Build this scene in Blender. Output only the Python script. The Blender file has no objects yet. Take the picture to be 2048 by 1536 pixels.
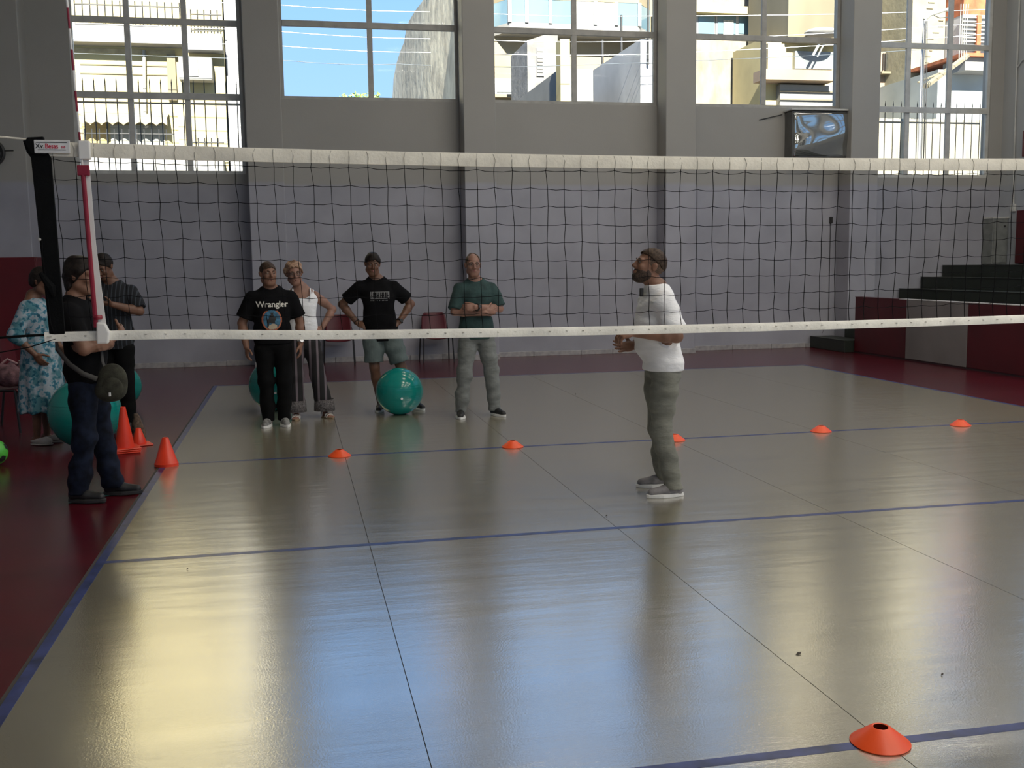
import bpy, bmesh, math, random
import numpy as np
from mathutils import Vector, Matrix
from mathutils.bvhtree import BVHTree

SC = bpy.context.scene
COL = SC.collection
PI = math.pi
R = math.radians

# ------------------------------------------------------------------ camera
CAM = np.array([1.14259, -6.04934, 1.63914]); YAW, PITCH, ROLL, FPX = 0.2053, 0.11431, -0.01371, 2078.27
def cam_axes():
    cy, sy, cp, sp = math.cos(YAW), math.sin(YAW), math.cos(PITCH), math.sin(PITCH)
    f = np.array([sy*cp, cy*cp, -sp]); r = np.array([cy, -sy, 0.0]); u = np.cross(r, f)
    c, s = math.cos(ROLL), math.sin(ROLL)
    return c*r + s*u, -s*r + c*u, f
AR, AU, AF = cam_axes()
cd = bpy.data.cameras.new('camera'); cam = bpy.data.objects.new('camera', cd); COL.objects.link(cam)
cd.sensor_width = 36; cd.lens = 36*FPX/2048; cd.clip_end = 400
cam.matrix_world = Matrix(((AR[0], AU[0], -AF[0], CAM[0]), (AR[1], AU[1], -AF[1], CAM[1]), (AR[2], AU[2], -AF[2], CAM[2]), (0, 0, 0, 1)))
SC.camera = cam
def _ray(px, py): return AF + (px-1024)/FPX*AR - (py-768)/FPX*AU
def at(px, py, Y):                      # measured point of the photograph on the plane y = Y
    d = _ray(px, py); t = (Y-CAM[1])/d[1]; return Vector(CAM + t*d)
def atz(px, py, z=0.0):                 # ... on the plane z
    d = _ray(px, py); t = (z-CAM[2])/d[2]; return Vector(CAM + t*d)
def atx(px, py, X):
    d = _ray(px, py); t = (X-CAM[0])/d[0]; return Vector(CAM + t*d)

# ------------------------------------------------------------------ sky, sun, exposure
SC.view_settings.view_transform = 'Standard'; SC.view_settings.look = 'None'
SC.view_settings.exposure = 0.27; SC.view_settings.gamma = 1.0; SC.view_settings.use_curve_mapping = False
W = bpy.data.worlds.new('sky'); SC.world = W; W.use_nodes = True
nt = W.node_tree; nt.nodes.clear()
wo = nt.nodes.new('ShaderNodeOutputWorld'); bg = nt.nodes.new('ShaderNodeBackground')
tc = nt.nodes.new('ShaderNodeTexCoord'); sx = nt.nodes.new('ShaderNodeSeparateXYZ'); cr = nt.nodes.new('ShaderNodeValToRGB')
nt.links.new(tc.outputs['Generated'], sx.inputs[0]); nt.links.new(sx.outputs['Z'], cr.inputs[0])
cr.color_ramp.elements[0].position = 0.0; cr.color_ramp.elements[0].color = (.46, .68, .93, 1)
cr.color_ramp.elements[1].position = 0.9; cr.color_ramp.elements[1].color = (.16, .38, .80, 1)
e = cr.color_ramp.elements.new(0.28); e.color = (.27, .52, .93, 1)
nt.links.new(cr.outputs[0], bg.inputs[0]); bg.inputs[1].default_value = SKY_STRENGTH = 1.12
nt.links.new(bg.outputs[0], wo.inputs[0])
sd = bpy.data.lights.new('sun', 'SUN'); so = bpy.data.objects.new('sun', sd); COL.objects.link(so)
sd.energy = 19.0; sd.angle = R(0.6); sd.color = (1.0, .93, .80)
so.rotation_euler = Vector((.10, 1.0, -.66)).to_track_quat('-Z', 'Y').to_euler()

# ------------------------------------------------------------------ materials
MATS = {}
def _nd(nt, t, **k):
    n = nt.nodes.new(t)
    for a, v in k.items(): setattr(n, a, v)
    return n
def mat(name, col, rough=.6, var=.08, scale=6., bump=0., bscale=80., metal=0., spec=.5, coat=0., ior=1.5, col2=None, stretch=None, sub=0., sheen=0., detail=3.):
    if name in MATS: return MATS[name]
    m = bpy.data.materials.new(name); m.use_nodes = True; nt = m.node_tree; b = nt.nodes['Principled BSDF']
    b.inputs['Roughness'].default_value = rough; b.inputs['Metallic'].default_value = metal
    b.inputs['Specular IOR Level'].default_value = spec; b.inputs['IOR'].default_value = ior
    b.inputs['Coat Weight'].default_value = coat; b.inputs['Coat Roughness'].default_value = .12
    b.inputs['Sheen Weight'].default_value = sheen
    tc = _nd(nt, 'ShaderNodeTexCoord'); mp = _nd(nt, 'ShaderNodeMapping'); nt.links.new(tc.outputs['Object'], mp.inputs[0])
    if stretch: mp.inputs['Scale'].default_value = stretch
    no = _nd(nt, 'ShaderNodeTexNoise'); no.inputs['Scale'].default_value = scale; no.inputs['Detail'].default_value = detail
    nt.links.new(mp.outputs[0], no.inputs[0])
    mx = _nd(nt, 'ShaderNodeMix', data_type='RGBA')
    c2 = col2 or tuple(max(0, c*(1-3*var)) for c in col)
    c1 = tuple(min(1, c*(1+var)) for c in col) if not col2 else col
    mx.inputs[6].default_value = (*c1, 1); mx.inputs[7].default_value = (*c2, 1)
    ra = _nd(nt, 'ShaderNodeMapRange'); ra.inputs[1].default_value = .35; ra.inputs[2].default_value = .7
    nt.links.new(no.outputs[0], ra.inputs[0]); nt.links.new(ra.outputs[0], mx.inputs[0]); nt.links.new(mx.outputs[2], b.inputs['Base Color'])
    if bump:
        n2 = _nd(nt, 'ShaderNodeTexNoise'); n2.inputs['Scale'].default_value = bscale; n2.inputs['Detail'].default_value = 4
        nt.links.new(mp.outputs[0], n2.inputs[0]); bp = _nd(nt, 'ShaderNodeBump'); bp.inputs['Strength'].default_value = bump; bp.inputs['Distance'].default_value = .02
        nt.links.new(n2.outputs[0], bp.inputs['Height']); nt.links.new(bp.outputs[0], b.inputs['Normal'])
    MATS[name] = m; return m
def glass_mat(name='window_glass', tint=(.97, .99, 1)):
    if name in MATS: return MATS[name]
    m = bpy.data.materials.new(name); m.use_nodes = True; nt = m.node_tree; nt.nodes.clear()
    o = _nd(nt, 'ShaderNodeOutputMaterial'); t = _nd(nt, 'ShaderNodeBsdfTransparent'); g = _nd(nt, 'ShaderNodeBsdfGlossy'); mx = _nd(nt, 'ShaderNodeMixShader'); fr = _nd(nt, 'ShaderNodeFresnel')
    t.inputs[0].default_value = (*tint, 1); g.inputs['Roughness'].default_value = .02; fr.inputs[0].default_value = 1.07
    nt.links.new(fr.outputs[0], mx.inputs[0]); nt.links.new(t.outputs[0], mx.inputs[1]); nt.links.new(g.outputs[0], mx.inputs[2]); nt.links.new(mx.outputs[0], o.inputs[0])
    MATS[name] = m; return m
def two_tone(name, low, high, zsplit, rough=.55):
    m = mat(name, low, rough=rough, var=.05, scale=1.3, bump=.05, bscale=40); nt = m.node_tree; b = nt.nodes['Principled BSDF']
    geo = _nd(nt, 'ShaderNodeNewGeometry'); sp = _nd(nt, 'ShaderNodeSeparateXYZ'); mr = _nd(nt, 'ShaderNodeMapRange')
    nt.links.new(geo.outputs['Position'], sp.inputs[0]); nt.links.new(sp.outputs[2], mr.inputs[0]); mr.inputs[1].default_value = zsplit-.03; mr.inputs[2].default_value = zsplit+.03
    old = b.inputs['Base Color'].links[0].from_socket; no = [n for n in nt.nodes if n.type == 'TEX_NOISE'][0]
    m2 = _nd(nt, 'ShaderNodeMix', data_type='RGBA'); m3 = _nd(nt, 'ShaderNodeMix', data_type='RGBA')
    m3.inputs[6].default_value = (*high, 1); m3.inputs[7].default_value = (*[c*.88 for c in high], 1); nt.links.new(no.outputs[0], m3.inputs[0])
    nt.links.new(mr.outputs[0], m2.inputs[0]); nt.links.new(old, m2.inputs[6]); nt.links.new(m3.outputs[2], m2.inputs[7]); nt.links.new(m2.outputs[2], b.inputs['Base Color'])
    return m

# ------------------------------------------------------------------ mesh helpers
class MB:
    def __init__(s): s.v = []; s.f = []
    def add(s, vs, fs):
        n = len(s.v); s.v += [tuple(v) for v in vs]; s.f += [tuple(i+n for i in f) for f in fs]; return s
    def box(s, x0, x1, y0, y1, z0, z1):
        return s.add([(x0,y0,z0),(x1,y0,z0),(x1,y1,z0),(x0,y1,z0),(x0,y0,z1),(x1,y0,z1),(x1,y1,z1),(x0,y1,z1)],
                     [(0,3,2,1),(4,5,6,7),(0,1,5,4),(1,2,6,5),(2,3,7,6),(3,0,4,7)])
    def prism(s, poly, axis, a, b):                # polygon in the other two axes, extruded along axis
        def P(u, v, w): return {'x': (w, u, v), 'y': (u, w, v), 'z': (u, v, w)}[axis]
        n = len(poly); vs = [P(u, v, a) for u, v in poly] + [P(u, v, b) for u, v in poly]
        return s.add(vs, [tuple(range(n-1, -1, -1)), tuple(range(n, 2*n))] + [(i, (i+1) % n, n+(i+1) % n, n+i) for i in range(n)])
    def tube(s, pts, r, n=8, closed=False, cap=True):
        pts = [Vector(p) for p in pts]; m = len(pts); rr = r if isinstance(r, (list, tuple)) else [r]*m
        vs = []; up = None
        for i, p in enumerate(pts):
            if closed: d = pts[(i+1) % m] - pts[i-1]
            else: d = pts[min(i+1, m-1)] - pts[max(i-1, 0)]
            d.normalize()
            if up is None:
                up = Vector((0, 0, 1)) if abs(d.z) < .9 else Vector((1, 0, 0))
            a = d.cross(up); a.normalize(); b = a.cross(d); up = b
            for k in range(n):
                t = 2*PI*k/n + PI/n; vs.append(p + rr[i]*(math.cos(t)*a + math.sin(t)*b))
        fs = []
        for i in range(m if closed else m-1):
            for k in range(n):
                j = (i+1) % m; fs.append((i*n+k, i*n+(k+1) % n, j*n+(k+1) % n, j*n+k))
        if cap and not closed: fs += [tuple(range(n-1, -1, -1)), tuple((m-1)*n+k for k in range(n))]
        return s.add(vs, fs)
    def lathe(s, prof, n=24, c=(0, 0, 0)):
        vs = []; fs = []
        for r, z in prof:
            for k in range(n):
                t = 2*PI*k/n; vs.append((c[0]+r*math.cos(t), c[1]+r*math.sin(t), c[2]+z))
        for i in range(len(prof)-1):
            for k in range(n): fs.append((i*n+k, i*n+(k+1) % n, (i+1)*n+(k+1) % n, (i+1)*n+k))
        return s.add(vs, fs)
    def ball(s, c, r, nu=24, nv=16):
        prof = [(max(1e-4, math.sin(PI*i/nv)), -math.cos(PI*i/nv)) for i in range(nv+1)]
        rx, ry, rz = r if isinstance(r, (tuple, list)) else (r, r, r)
        k = len(s.v); s.lathe(prof, nu)
        for i in range(k, len(s.v)): v = s.v[i]; s.v[i] = (c[0]+v[0]*rx, c[1]+v[1]*ry, c[2]+v[2]*rz)
        return s
    def quad(s, a, b, c, d): return s.add([a, b, c, d], [(0, 1, 2, 3)])
    def build(s, name, m, parent=None, smooth=False, loc=None, bevel=0., seg=2):
        me = bpy.data.meshes.new(name); me.from_pydata(s.v, [], s.f); me.update()
        o = bpy.data.objects.new(name, me); COL.objects.link(o)
        if m: me.materials.append(m)
        if smooth: me.polygons.foreach_set('use_smooth', [True]*len(me.polygons))
        if parent is not None: o.parent = parent
        if loc is not None: o.location = loc
        if bevel:
            bm = o.modifiers.new('bevel', 'BEVEL'); bm.width = bevel; bm.segments = seg; bm.limit_method = 'ANGLE'
        if smooth: shade_auto(me)
        return o
def shade_auto(me, ang=40):
    bm = bmesh.new(); bm.from_mesh(me)
    for e in bm.edges:
        if len(e.link_faces) == 2 and e.calc_face_angle(0) > R(ang): e.smooth = False
    bm.to_mesh(me); bm.free()
def tag(o, label, cat, group=None, kind=None):
    o['label'] = label; o['category'] = cat
    if group: o['group'] = group
    if kind: o['kind'] = kind
    return o
def empty(name, loc=(0, 0, 0), rz=0.):
    o = bpy.data.objects.new(name, None); COL.objects.link(o); o.location = loc; o.rotation_euler = (0, 0, rz); o.empty_display_size = .1; return o
def structure(o, label, cat): return tag(o, label, cat, kind='structure')
def inst(src, name, parent, loc=(0, 0, 0), rz=0.):          # a further piece that shares mesh data
    o = bpy.data.objects.new(name, src.data); COL.objects.link(o); o.parent = parent; o.location = loc; o.rotation_euler = (0, 0, rz)
    for md in src.modifiers:
        b = o.modifiers.new(md.name, md.type)
        if md.type == 'BEVEL': b.width = md.width; b.segments = md.segments; b.limit_method = md.limit_method
    return o
def copy_tree(o, parent=None):
    c = o.copy(); COL.objects.link(c); c.parent = parent
    for ch in list(o.children): copy_tree(ch, c)
    return c
def text_mesh(body, size, name, m, extrude=.0006, bold=False):
    cu = bpy.data.curves.new(name, 'FONT'); cu.body = body; cu.size = size; cu.align_x = 'CENTER'; cu.align_y = 'CENTER'; cu.extrude = extrude
    if bold: cu.offset = size*.02
    t = bpy.data.objects.new(name, cu); COL.objects.link(t)
    dg = bpy.context.evaluated_depsgraph_get(); me = bpy.data.meshes.new_from_object(t.evaluated_get(dg)); bpy.data.objects.remove(t)
    me.name = name; me.materials.clear(); me.materials.append(m)
    o = bpy.data.objects.new(name, me); COL.objects.link(o); return o
rnd = random.Random(7)

# ================================================================== THE HALL
XL, XR, YB, YF, ZC = -4.6, 14.7, 12.12, -12.0, 9.5
YP = 11.66                                            # face of the pillars
m_wall = two_tone('hall_paint', (.355, .356, .398), (.36, .35, .322), 3.03)
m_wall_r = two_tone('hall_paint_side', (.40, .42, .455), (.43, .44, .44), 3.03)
m_frame = mat('window_frame_paint', (.40, .39, .36), rough=.45, var=.06)
m_alu = mat('aluminium_frame', (.56, .56, .53), rough=.35, var=.05)
m_glass = glass_mat()
m_marble = mat('skirting_marble', (.42, .40, .39), rough=.3, var=.12, scale=14, col2=(.30, .29, .29))

# --- floor: red surround, beige mats laid in strips, blue lines
m_red = mat('red_floor_vinyl', (.078, .0045, .0105), rough=.24, var=.10, scale=.9, bump=.02, bscale=14, ior=1.62, stretch=(.5, 3, 1))
fl = MB().box(XL-.3, XR+.3, YF-.3, YB+.25, -.25, 0.).build('floor', m_red)
structure(fl, 'dark red glossy vinyl floor surrounding the beige court', 'floor')

def court_mat():
    m = bpy.data.materials.new('beige_court_vinyl'); m.use_nodes = True; nt = m.node_tree; b = nt.nodes['Principled BSDF']; L = nt.links.new
    geo = _nd(nt, 'ShaderNodeNewGeometry'); mp = _nd(nt, 'ShaderNodeMapping'); L(geo.outputs['Position'], mp.inputs[0]); mp.inputs['Scale'].default_value = (.55, 1.6, 1)
    n1 = _nd(nt, 'ShaderNodeTexNoise'); n1.inputs['Scale'].default_value = 2.2; n1.inputs['Detail'].default_value = 7; n1.inputs['Roughness'].default_value = .62; L(mp.outputs[0], n1.inputs[0])
    mx = _nd(nt, 'ShaderNodeMix', data_type='RGBA'); mx.inputs[6].default_value = (.215, .194, .137, 1); mx.inputs[7].default_value = (.18, .163, .115, 1)
    ra = _nd(nt, 'ShaderNodeMapRange'); ra.inputs[1].default_value = .38; ra.inputs[2].default_value = .68; L(n1.outputs[0], ra.inputs[0]); L(ra.outputs[0], mx.inputs[0])
    # scuffs and dirt specks
    n2 = _nd(nt, 'ShaderNodeTexNoise'); n2.inputs['Scale'].default_value = 7.; n2.inputs['Detail'].default_value = 8; n2.inputs['Roughness'].default_value = .7; L(geo.outputs['Position'], n2.inputs[0])
    r2 = _nd(nt, 'ShaderNodeMapRange'); r2.inputs[1].default_value = .66; r2.inputs[2].default_value = .76; r2.inputs[4].default_value = .35; L(n2.outputs[0], r2.inputs[0])
    m2 = _nd(nt, 'ShaderNodeMix', data_type='RGBA'); m2.inputs[7].default_value = (.10, .092, .07, 1); L(r2.outputs[0], m2.inputs[0]); L(mx.outputs[2], m2.inputs[6]); L(m2.outputs[2], b.inputs['Base Color'])
    b.inputs['IOR'].default_value = 6.6; b.inputs['Specular IOR Level'].default_value = .5
    rr = _nd(nt, 'ShaderNodeMapRange'); rr.inputs[3].default_value = .15; rr.inputs[4].default_value = .22; L(n1.outputs[0], rr.inputs[0]); L(rr.outputs[0], b.inputs['Roughness'])
    # relief: fine grain, faint waves of the laid sheet
    n3 = _nd(nt, 'ShaderNodeTexNoise'); n3.inputs['Scale'].default_value = 130; n3.inputs['Detail'].default_value = 2; L(geo.outputs['Position'], n3.inputs[0])
    mp4 = _nd(nt, 'ShaderNodeMapping'); mp4.inputs['Scale'].default_value = (.35, 1.9, 1); L(geo.outputs['Position'], mp4.inputs[0])
    n4 = _nd(nt, 'ShaderNodeTexNoise'); n4.inputs['Scale'].default_value = 3.2; n4.inputs['Detail'].default_value = 5; L(mp4.outputs[0], n4.inputs[0])
    b1 = _nd(nt, 'ShaderNodeBump'); b1.inputs['Strength'].default_value = .10; b1.inputs['Distance'].default_value = .004; L(n3.outputs[0], b1.inputs['Height'])
    b2 = _nd(nt, 'ShaderNodeBump'); b2.inputs['Strength'].default_value = .20; b2.inputs['Distance'].default_value = .012; L(n4.outputs[0], b2.inputs['Height']); L(b1.outputs[0], b2.inputs['Normal']); L(b2.outputs[0], b.inputs['Normal'])
    return m
m_court = court_mat()
base = MB().box(-.02, 9.02, -9.02, 9.02, 0., .0025).build('mat_underlay', mat('dark_underlay', (.05, .045, .04), rough=.8), fl)
for i in range(6):
    x0, x1 = (0 if i == 0 else 1.528*i - (.02*i if i > 2 else 0)), (9 if i == 5 else 1.528*(i+1) - (.02*(i+1) if i > 1 else 0))
    MB().box(x0+(.0018 if i else 0), x1-(.0018 if i < 5 else 0), -9, 9, .0015, .006).build('mat_strip', m_court, fl)
m_blue = mat('blue_line_paint', (.035, .050, .165), rough=.30, var=.2, scale=9, ior=1.6)
for (a, b, c, d) in [(0, .05, -9, 9), (8.95, 9, -9, 9), (.05, 8.95, 8.95, 9), (.05, 8.95, -9, -8.95), (.05, 8.95, -.025, .025), (.05, 8.95, 2.975, 3.025), (.05, 8.95, -3.025, -2.975)]:
    MB().box(a, b, c, d, .004, .0068).build('court_line', m_blue, fl)

# --- back wall with pillars and windows
PILL = [(-3.75, -2.86), (.49, 1.06), (4.06, 4.61), (7.66, 8.22), (11.235, 11.795)]
WIN = [(-2.22, .44, 3.20, 3), (1.06, 4.06, 4.44, 2), (4.61, 7.66, 4.44, 2), (8.22, 11.235, 4.44, 2), (11.795, 14.42, 3.19, 3)]
ZT = 8.9
wb = MB(); TH = .26
wb.box(XL, XR, YB, YB+TH, ZT, ZC)
cur = XL
for (a, b, z0, n) in WIN:
    if a > cur+1e-4: wb.box(cur, a, YB, YB+TH, 0, ZT)
    wb.box(a, b, YB, YB+TH, 0, z0); cur = b
wb.box(cur, XR, YB, YB+TH, 0, ZT)
wall_back = wb.build('wall_back', m_wall)
structure(wall_back, 'pale lavender and grey painted back wall below the tall windows', 'wall')
for (a, b) in PILL:
    MB().box(a, b, YP, YB+.02, 0, ZC).build('pillar', m_wall, wall_back, bevel=.012)
# a conduit with a hook on the pillar near the bleachers, hanging cable
MB().tube([(11.10, YB-.015, 2.35), (11.10, YB-.02, .35)], .006, 6).build('cable', mat('cable_black', (.02, .02, .02), rough=.5), wall_back)
MB().tube([(10.75, YB-.012, .52), (10.80, YB-.02, .47), (11.0, YB-.02, .46), (11.1, YB-.02, .50), (11.02, YB-.02, .36), (10.97, YB-.02, .26)], .006, 6).build('cable', mat('cable_grey', (.20, .19, .22), rough=.5), wall_back)
MB().box(11.08, 11.13, YB-.05, YB, 2.33, 2.45).build('cable_hook', MATS['cable_black'], wall_back, bevel=.01)

def window(n, a, b, z0, z1, cols, rows, y, lab, axis='y', m_frame=m_frame):
    """framed window in a wall opening; axis 'y' lies in x-z, axis 'x' lies in y-z"""
    def bx(mb, u0, u1, w0, w1, q0, q1):
        if axis == 'y': mb.box(u0, u1, w0, w1, q0, q1)
        else: mb.box(w0, w1, u0, u1, q0, q1)
        return mb
    o = empty('window_%d' % n, ((a+b)/2, y, z0) if axis == 'y' else (y, (a+b)/2, z0)); structure(o, lab, 'window')
    off = -Vector(o.location)
    def bd(mb, nm, m, bev=0.):
        mb.v = [tuple(Vector(v)+off) for v in mb.v]; return mb.build(nm, m, o, bevel=bev)
    fw = .055
    f = MB(); bx(f, a, a+fw, y, y+.07, z0, z1); bx(f, b-fw, b, y, y+.07, z0, z1); bx(f, a+fw, b-fw, y, y+.07, z0, z0+fw); bx(f, a+fw, b-fw, y, y+.07, z1-fw, z1)
    bd(f, 'window_frame', m_frame)
    zs = [z0]+rows+[z1]; cw = (b-a)/cols
    for r_ in rows: bd(bx(MB(), a+fw, b-fw, y-.005, y+.06, r_-.05, r_+.05), 'transom', m_frame, .006)
    for c in range(1, cols): bd(bx(MB(), a+c*cw-.045, a+c*cw+.045, y-.002, y+.062, z0+fw, z1-fw), 'mullion', m_frame, .006)
    for c in range(cols):
        for k in range(len(zs)-1):
            u0, u1 = a+c*cw, a+(c+1)*cw
            bd(bx(MB(), u0+.03, u1-.03, y+.028, y+.034, zs[k]+.03, zs[k+1]-.03), 'pane', m_glass)
    return o
WL = ['tall low-silled window at the left facing the yellow balconies', 'high window showing mostly blue sky', 'high window facing the cream house with a glazed bay', 'high window above the glossy wall box', 'tall low-silled window next to the bleachers']
for i, (a, b, z0, n) in enumerate(WIN):
    window(i+1, a, b, z0, ZT, n, [4.46, 5.64, 6.8, 7.9] if n == 3 else [5.68, 6.9, 8.0], YB+.03, WL[i], m_frame=m_alu if n == 3 else m_frame)
for i in (0, 4):                                     # jutting sash rails of the opening lights
    a, b, z0, n = WIN[i]; w_ = [o for o in COL.objects if o.name == 'window_%d' % (i+1)][0]
    mb = MB().box(a+.04, b-.04, YB+.0, YB+.035, 4.40, 4.47); mb.v = [tuple(Vector(v)-Vector(w_.location)) for v in mb.v]; mb.build('sash_rail', m_alu, w_)

# --- marble skirting along the back wall
sk = empty('baseboard_back', (0, YB, 0)); structure(sk, 'worn marble skirting tiles along the back wall', 'baseboard')
xs = []; cur = XL
for (a, b) in PILL + [(10.70, 10.70)]:
    x = cur
    while x < a-.05:
        w = min(rnd.uniform(.55, .95), a-x); xs.append((x, x+w, 0)); x += w
    if b > a: xs.append((a-.015, b+.015, YP-YB))
    cur = b
for (a, b, dy) in xs:
    MB().box(a+.004, b-.004, dy-.018-rnd.random()*.004, dy, 0, .085+rnd.uniform(-.006, .012)).build('skirting_tile', m_marble, sk, bevel=.004)

# --- other walls, ceiling
def side_wall(name, axis, pos, th, u0, u1, wins, z0, z1, m, lab):
    mb = MB(); lo, hi = min(pos, pos+th), max(pos, pos+th)
    def bx(a, b, c, d):
        if axis == 'x': mb.box(lo, hi, a, b, c, d)
        else: mb.box(a, b, lo, hi, c, d)
    bx(u0, u1, 0, z0); bx(u0, u1, z1, ZC); cur = u0
    for (a, b) in wins: bx(cur, a, z0, z1); cur = b
    bx(cur, u1, z0, z1); o = mb.build(name, m); structure(o, lab, 'wall'); return o
RW = [(-10.4+k*3.6, -10.4+k*3.6+3.1) for k in range(6)]
side_wall('wall_right', 'x', XR, .26, YF, YB+TH, RW, 4.15, 7.7, m_wall_r, 'right wall above the green bleachers')
for k, (a, b) in enumerate(RW): window(6+k, a, b, 4.15, 7.7, 3, [5.3, 6.5], XR+.05, 'window high in the right wall' if k < 5 else 'sliver of window at the right edge above the red panel', axis='x')
FW = [(-3.4+k*3.6, -3.4+k*3.6+3.05) for k in range(5)]
side_wall('wall_front', 'y', YF, -.26, XL, XR, FW, 3.4, 7.7, m_wall, 'front wall behind the viewer')
for k, (a, b) in enumerate(FW): window(12+k, a, b, 3.4, 7.7, 2, [5.6], YF-.12, 'window in the front wall behind the viewer')
wl = MB().box(XL-.26, XL, YF, YB+TH, 0, ZC).build('wall_left', m_wall); structure(wl, 'left side wall of the hall', 'wall')
cl = MB().box(XL-9.3, XR+.3, YF-10.5, YB+.5, ZC, ZC+.3).build('ceiling', mat('ceiling_white', (.62, .61, .58), rough=.8)); structure(cl, 'white flat ceiling slab with an overhang added at front and left to block the sun', 'ceiling')  # unseen overhang past the front and left walls is added to keep sun out
for k in range(6):
    MB().box(XL, XR, YF+2+k*3.9, YF+2.35+k*3.9, ZC-.45, ZC).build('ceiling_beam', MATS['ceiling_white'], cl)

# --- unseen ceiling lamps, added to brighten the walls and people
FILL_W = 54.
def fill_lamp(x, y, k=1.):
    l = empty('fill_lamp', (x, y, ZC-.62)); tag(l, 'long white ceiling lamp added over the court to brighten the hall', 'lamp', 'ceiling lamps added to brighten the hall')
    MB().box(-.75, .75, -.16, .16, .03, .10).build('housing', MATS['ceiling_white'], l, bevel=.01)
    for s in (-.6, .6): MB().tube([(s, 0, .1), (s, 0, .62)], .008, 6).build('rod', m_alu, l)
    m = bpy.data.materials.get('fill_diffuser')
    if not m:
        m = bpy.data.materials.new('fill_diffuser'); m.use_nodes = True; b = m.node_tree.nodes['Principled BSDF']; b.inputs['Base Color'].default_value = (.8, .8, .8, 1)
        b.inputs['Emission Color'].default_value = (1, .93, .82, 1); b.inputs['Emission Strength'].default_value = 1.5
    MB().box(-.72, .72, -.14, .14, .018, .032).build('diffuser', m, l)
    ld = bpy.data.lights.new('fill_light', 'AREA'); ld.shape = 'RECTANGLE'; ld.size = 1.4; ld.size_y = .26; ld.energy = FILL_W*k; ld.color = (1., .92, .80)
    lo = bpy.data.objects.new('fill_light', ld); COL.objects.link(lo); lo.parent = l; lo.location = (0, 0, .012)
for yy, kk in ((-9.5, 1.7), (-5.6, 1.7), (-1.7, 1.5), (2.2, 1.1), (6.1, .65), (9.6, .4)):
    for xx in (5.2, 9.0, 12.8): fill_lamp(xx, yy, kk)
# ================================================================== OUTSIDE
m_ground = mat('street_asphalt', (.30, .29, .27), rough=.9, var=.1, scale=.5)
gd = MB().box(-60, 90, YB+.5, 120, -.6, -.4).build('ground', m_ground); structure(gd, 'pale street ground outside the windows', 'ground')
gf = MB().box(-60, 90, -60, YF-.5, -.6, -.4).build('ground_front', m_ground); structure(gf, 'pale ground in front of the hall', 'ground')
gr = MB().box(XR+.4, 90, YF-.5, YB+.5, -.6, -.4).build('ground_right', m_ground); structure(gr, 'pale ground right of the hall', 'ground')

m_cream = mat('cream_render', (.43, .36, .185), rough=.85, var=.05, scale=.7, bump=.1, bscale=9)
m_cream2 = mat('pale_cream_render', (.27, .225, .145), rough=.85, var=.05, scale=.6, bump=.1, bscale=9)
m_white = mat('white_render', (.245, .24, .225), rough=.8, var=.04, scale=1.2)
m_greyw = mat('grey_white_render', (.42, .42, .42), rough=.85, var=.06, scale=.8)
m_tan = mat('tan_render', (.19, .165, .11), rough=.9, var=.08, scale=.5, stretch=(1, 1, .3))
m_pink = mat('pinkish_render', (.29, .215, .155), rough=.85, var=.06, scale=.6)
m_stone = mat('rough_stone_wall', (.66, .60, .46), rough=.95, var=.10, scale=1.6, bump=.9, bscale=3.5, col2=(.36, .32, .25), detail=9)
m_stucco = mat('mottled_stucco', (.28, .245, .185), rough=.95, var=.1, scale=1.9, bump=.7, bscale=5, col2=(.17, .15, .115), detail=9, stretch=(1.4, 1, .7))
m_greystucco = mat('grey_stucco', (.22, .21, .195), rough=.95, scale=2., col2=(.14, .135, .125), bump=.6, bscale=6, detail=8)
m_rail = mat('black_iron', (.035, .035, .035), rough=.5)
m_gpane = mat('sky_reflecting_pane', (.15, .24, .29), rough=.12, var=.08, scale=.4, spec=.6)
m_dkpane = mat('dim_pane', (.20, .22, .22), rough=.15, var=.1, scale=.7)
m_whitef = mat('white_frame', (.34, .35, .35), rough=.4, var=.03)
m_shut = mat('grey_shutter', (.26, .26, .23), rough=.6, stretch=(.2, 1, 12), scale=3)
m_ochre = mat('ochre_shutter', (.36, .25, .09), rough=.6, stretch=(.2, 1, 12), scale=3)
m_awn = mat('cream_awning', (.36, .31, .20), rough=.85)
m_tile = mat('orange_roof', (.36, .11, .045), rough=.85, var=.15, scale=3)
m_curtain = mat('pale_curtain', (.36, .37, .33), rough=.9, stretch=(8, 1, .3), scale=2)

def rect(px0, py0, px1, py1, Y):
    ym, xm = (py0+py1)/2, (px0+px1)/2
    return at(px0, ym, Y).x, at(px1, ym, Y).x, at(xm, py1, Y).z, at(xm, py0, Y).z
def pbox(px0, py0, px1, py1, Y, depth, name, m, parent, bevel=0.):   # box whose face at y=Y covers a measured rectangle
    x0, x1, z0, z1 = rect(px0, py0, px1, py1, Y)
    return MB().box(x0, x1, Y, Y+depth, z0, z1).build(name, m, parent, bevel=bevel)
def ebox(x0, x1, y0, y1, z0, z1, name, m, parent): return MB().box(x0, x1, y0, y1, z0, z1).build(name, m, parent)
def railing(px0, px1, pyt, pyb, Y, step, parent, over=.08):
    x0, x1, z0, z1 = rect(px0, pyt, px1, pyb, Y)
    r = MB().tube([(x0, Y, z1-.12), (x1, Y, z1-.12)], .018, 6).tube([(x0, Y, z0+.06), (x1, Y, z0+.06)], .018, 6).build('railing_rail', m_rail, parent)
    first = None; x = x0; k = 0
    while x < x1:
        if first is None: first = MB().tube([(0, 0, 0), (0, 0, z1-z0)], .016, 5).build('baluster', m_rail, parent, loc=(x, Y, z0))
        else: inst(first, 'baluster', parent, (x, Y, z0))
        x += step
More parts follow.
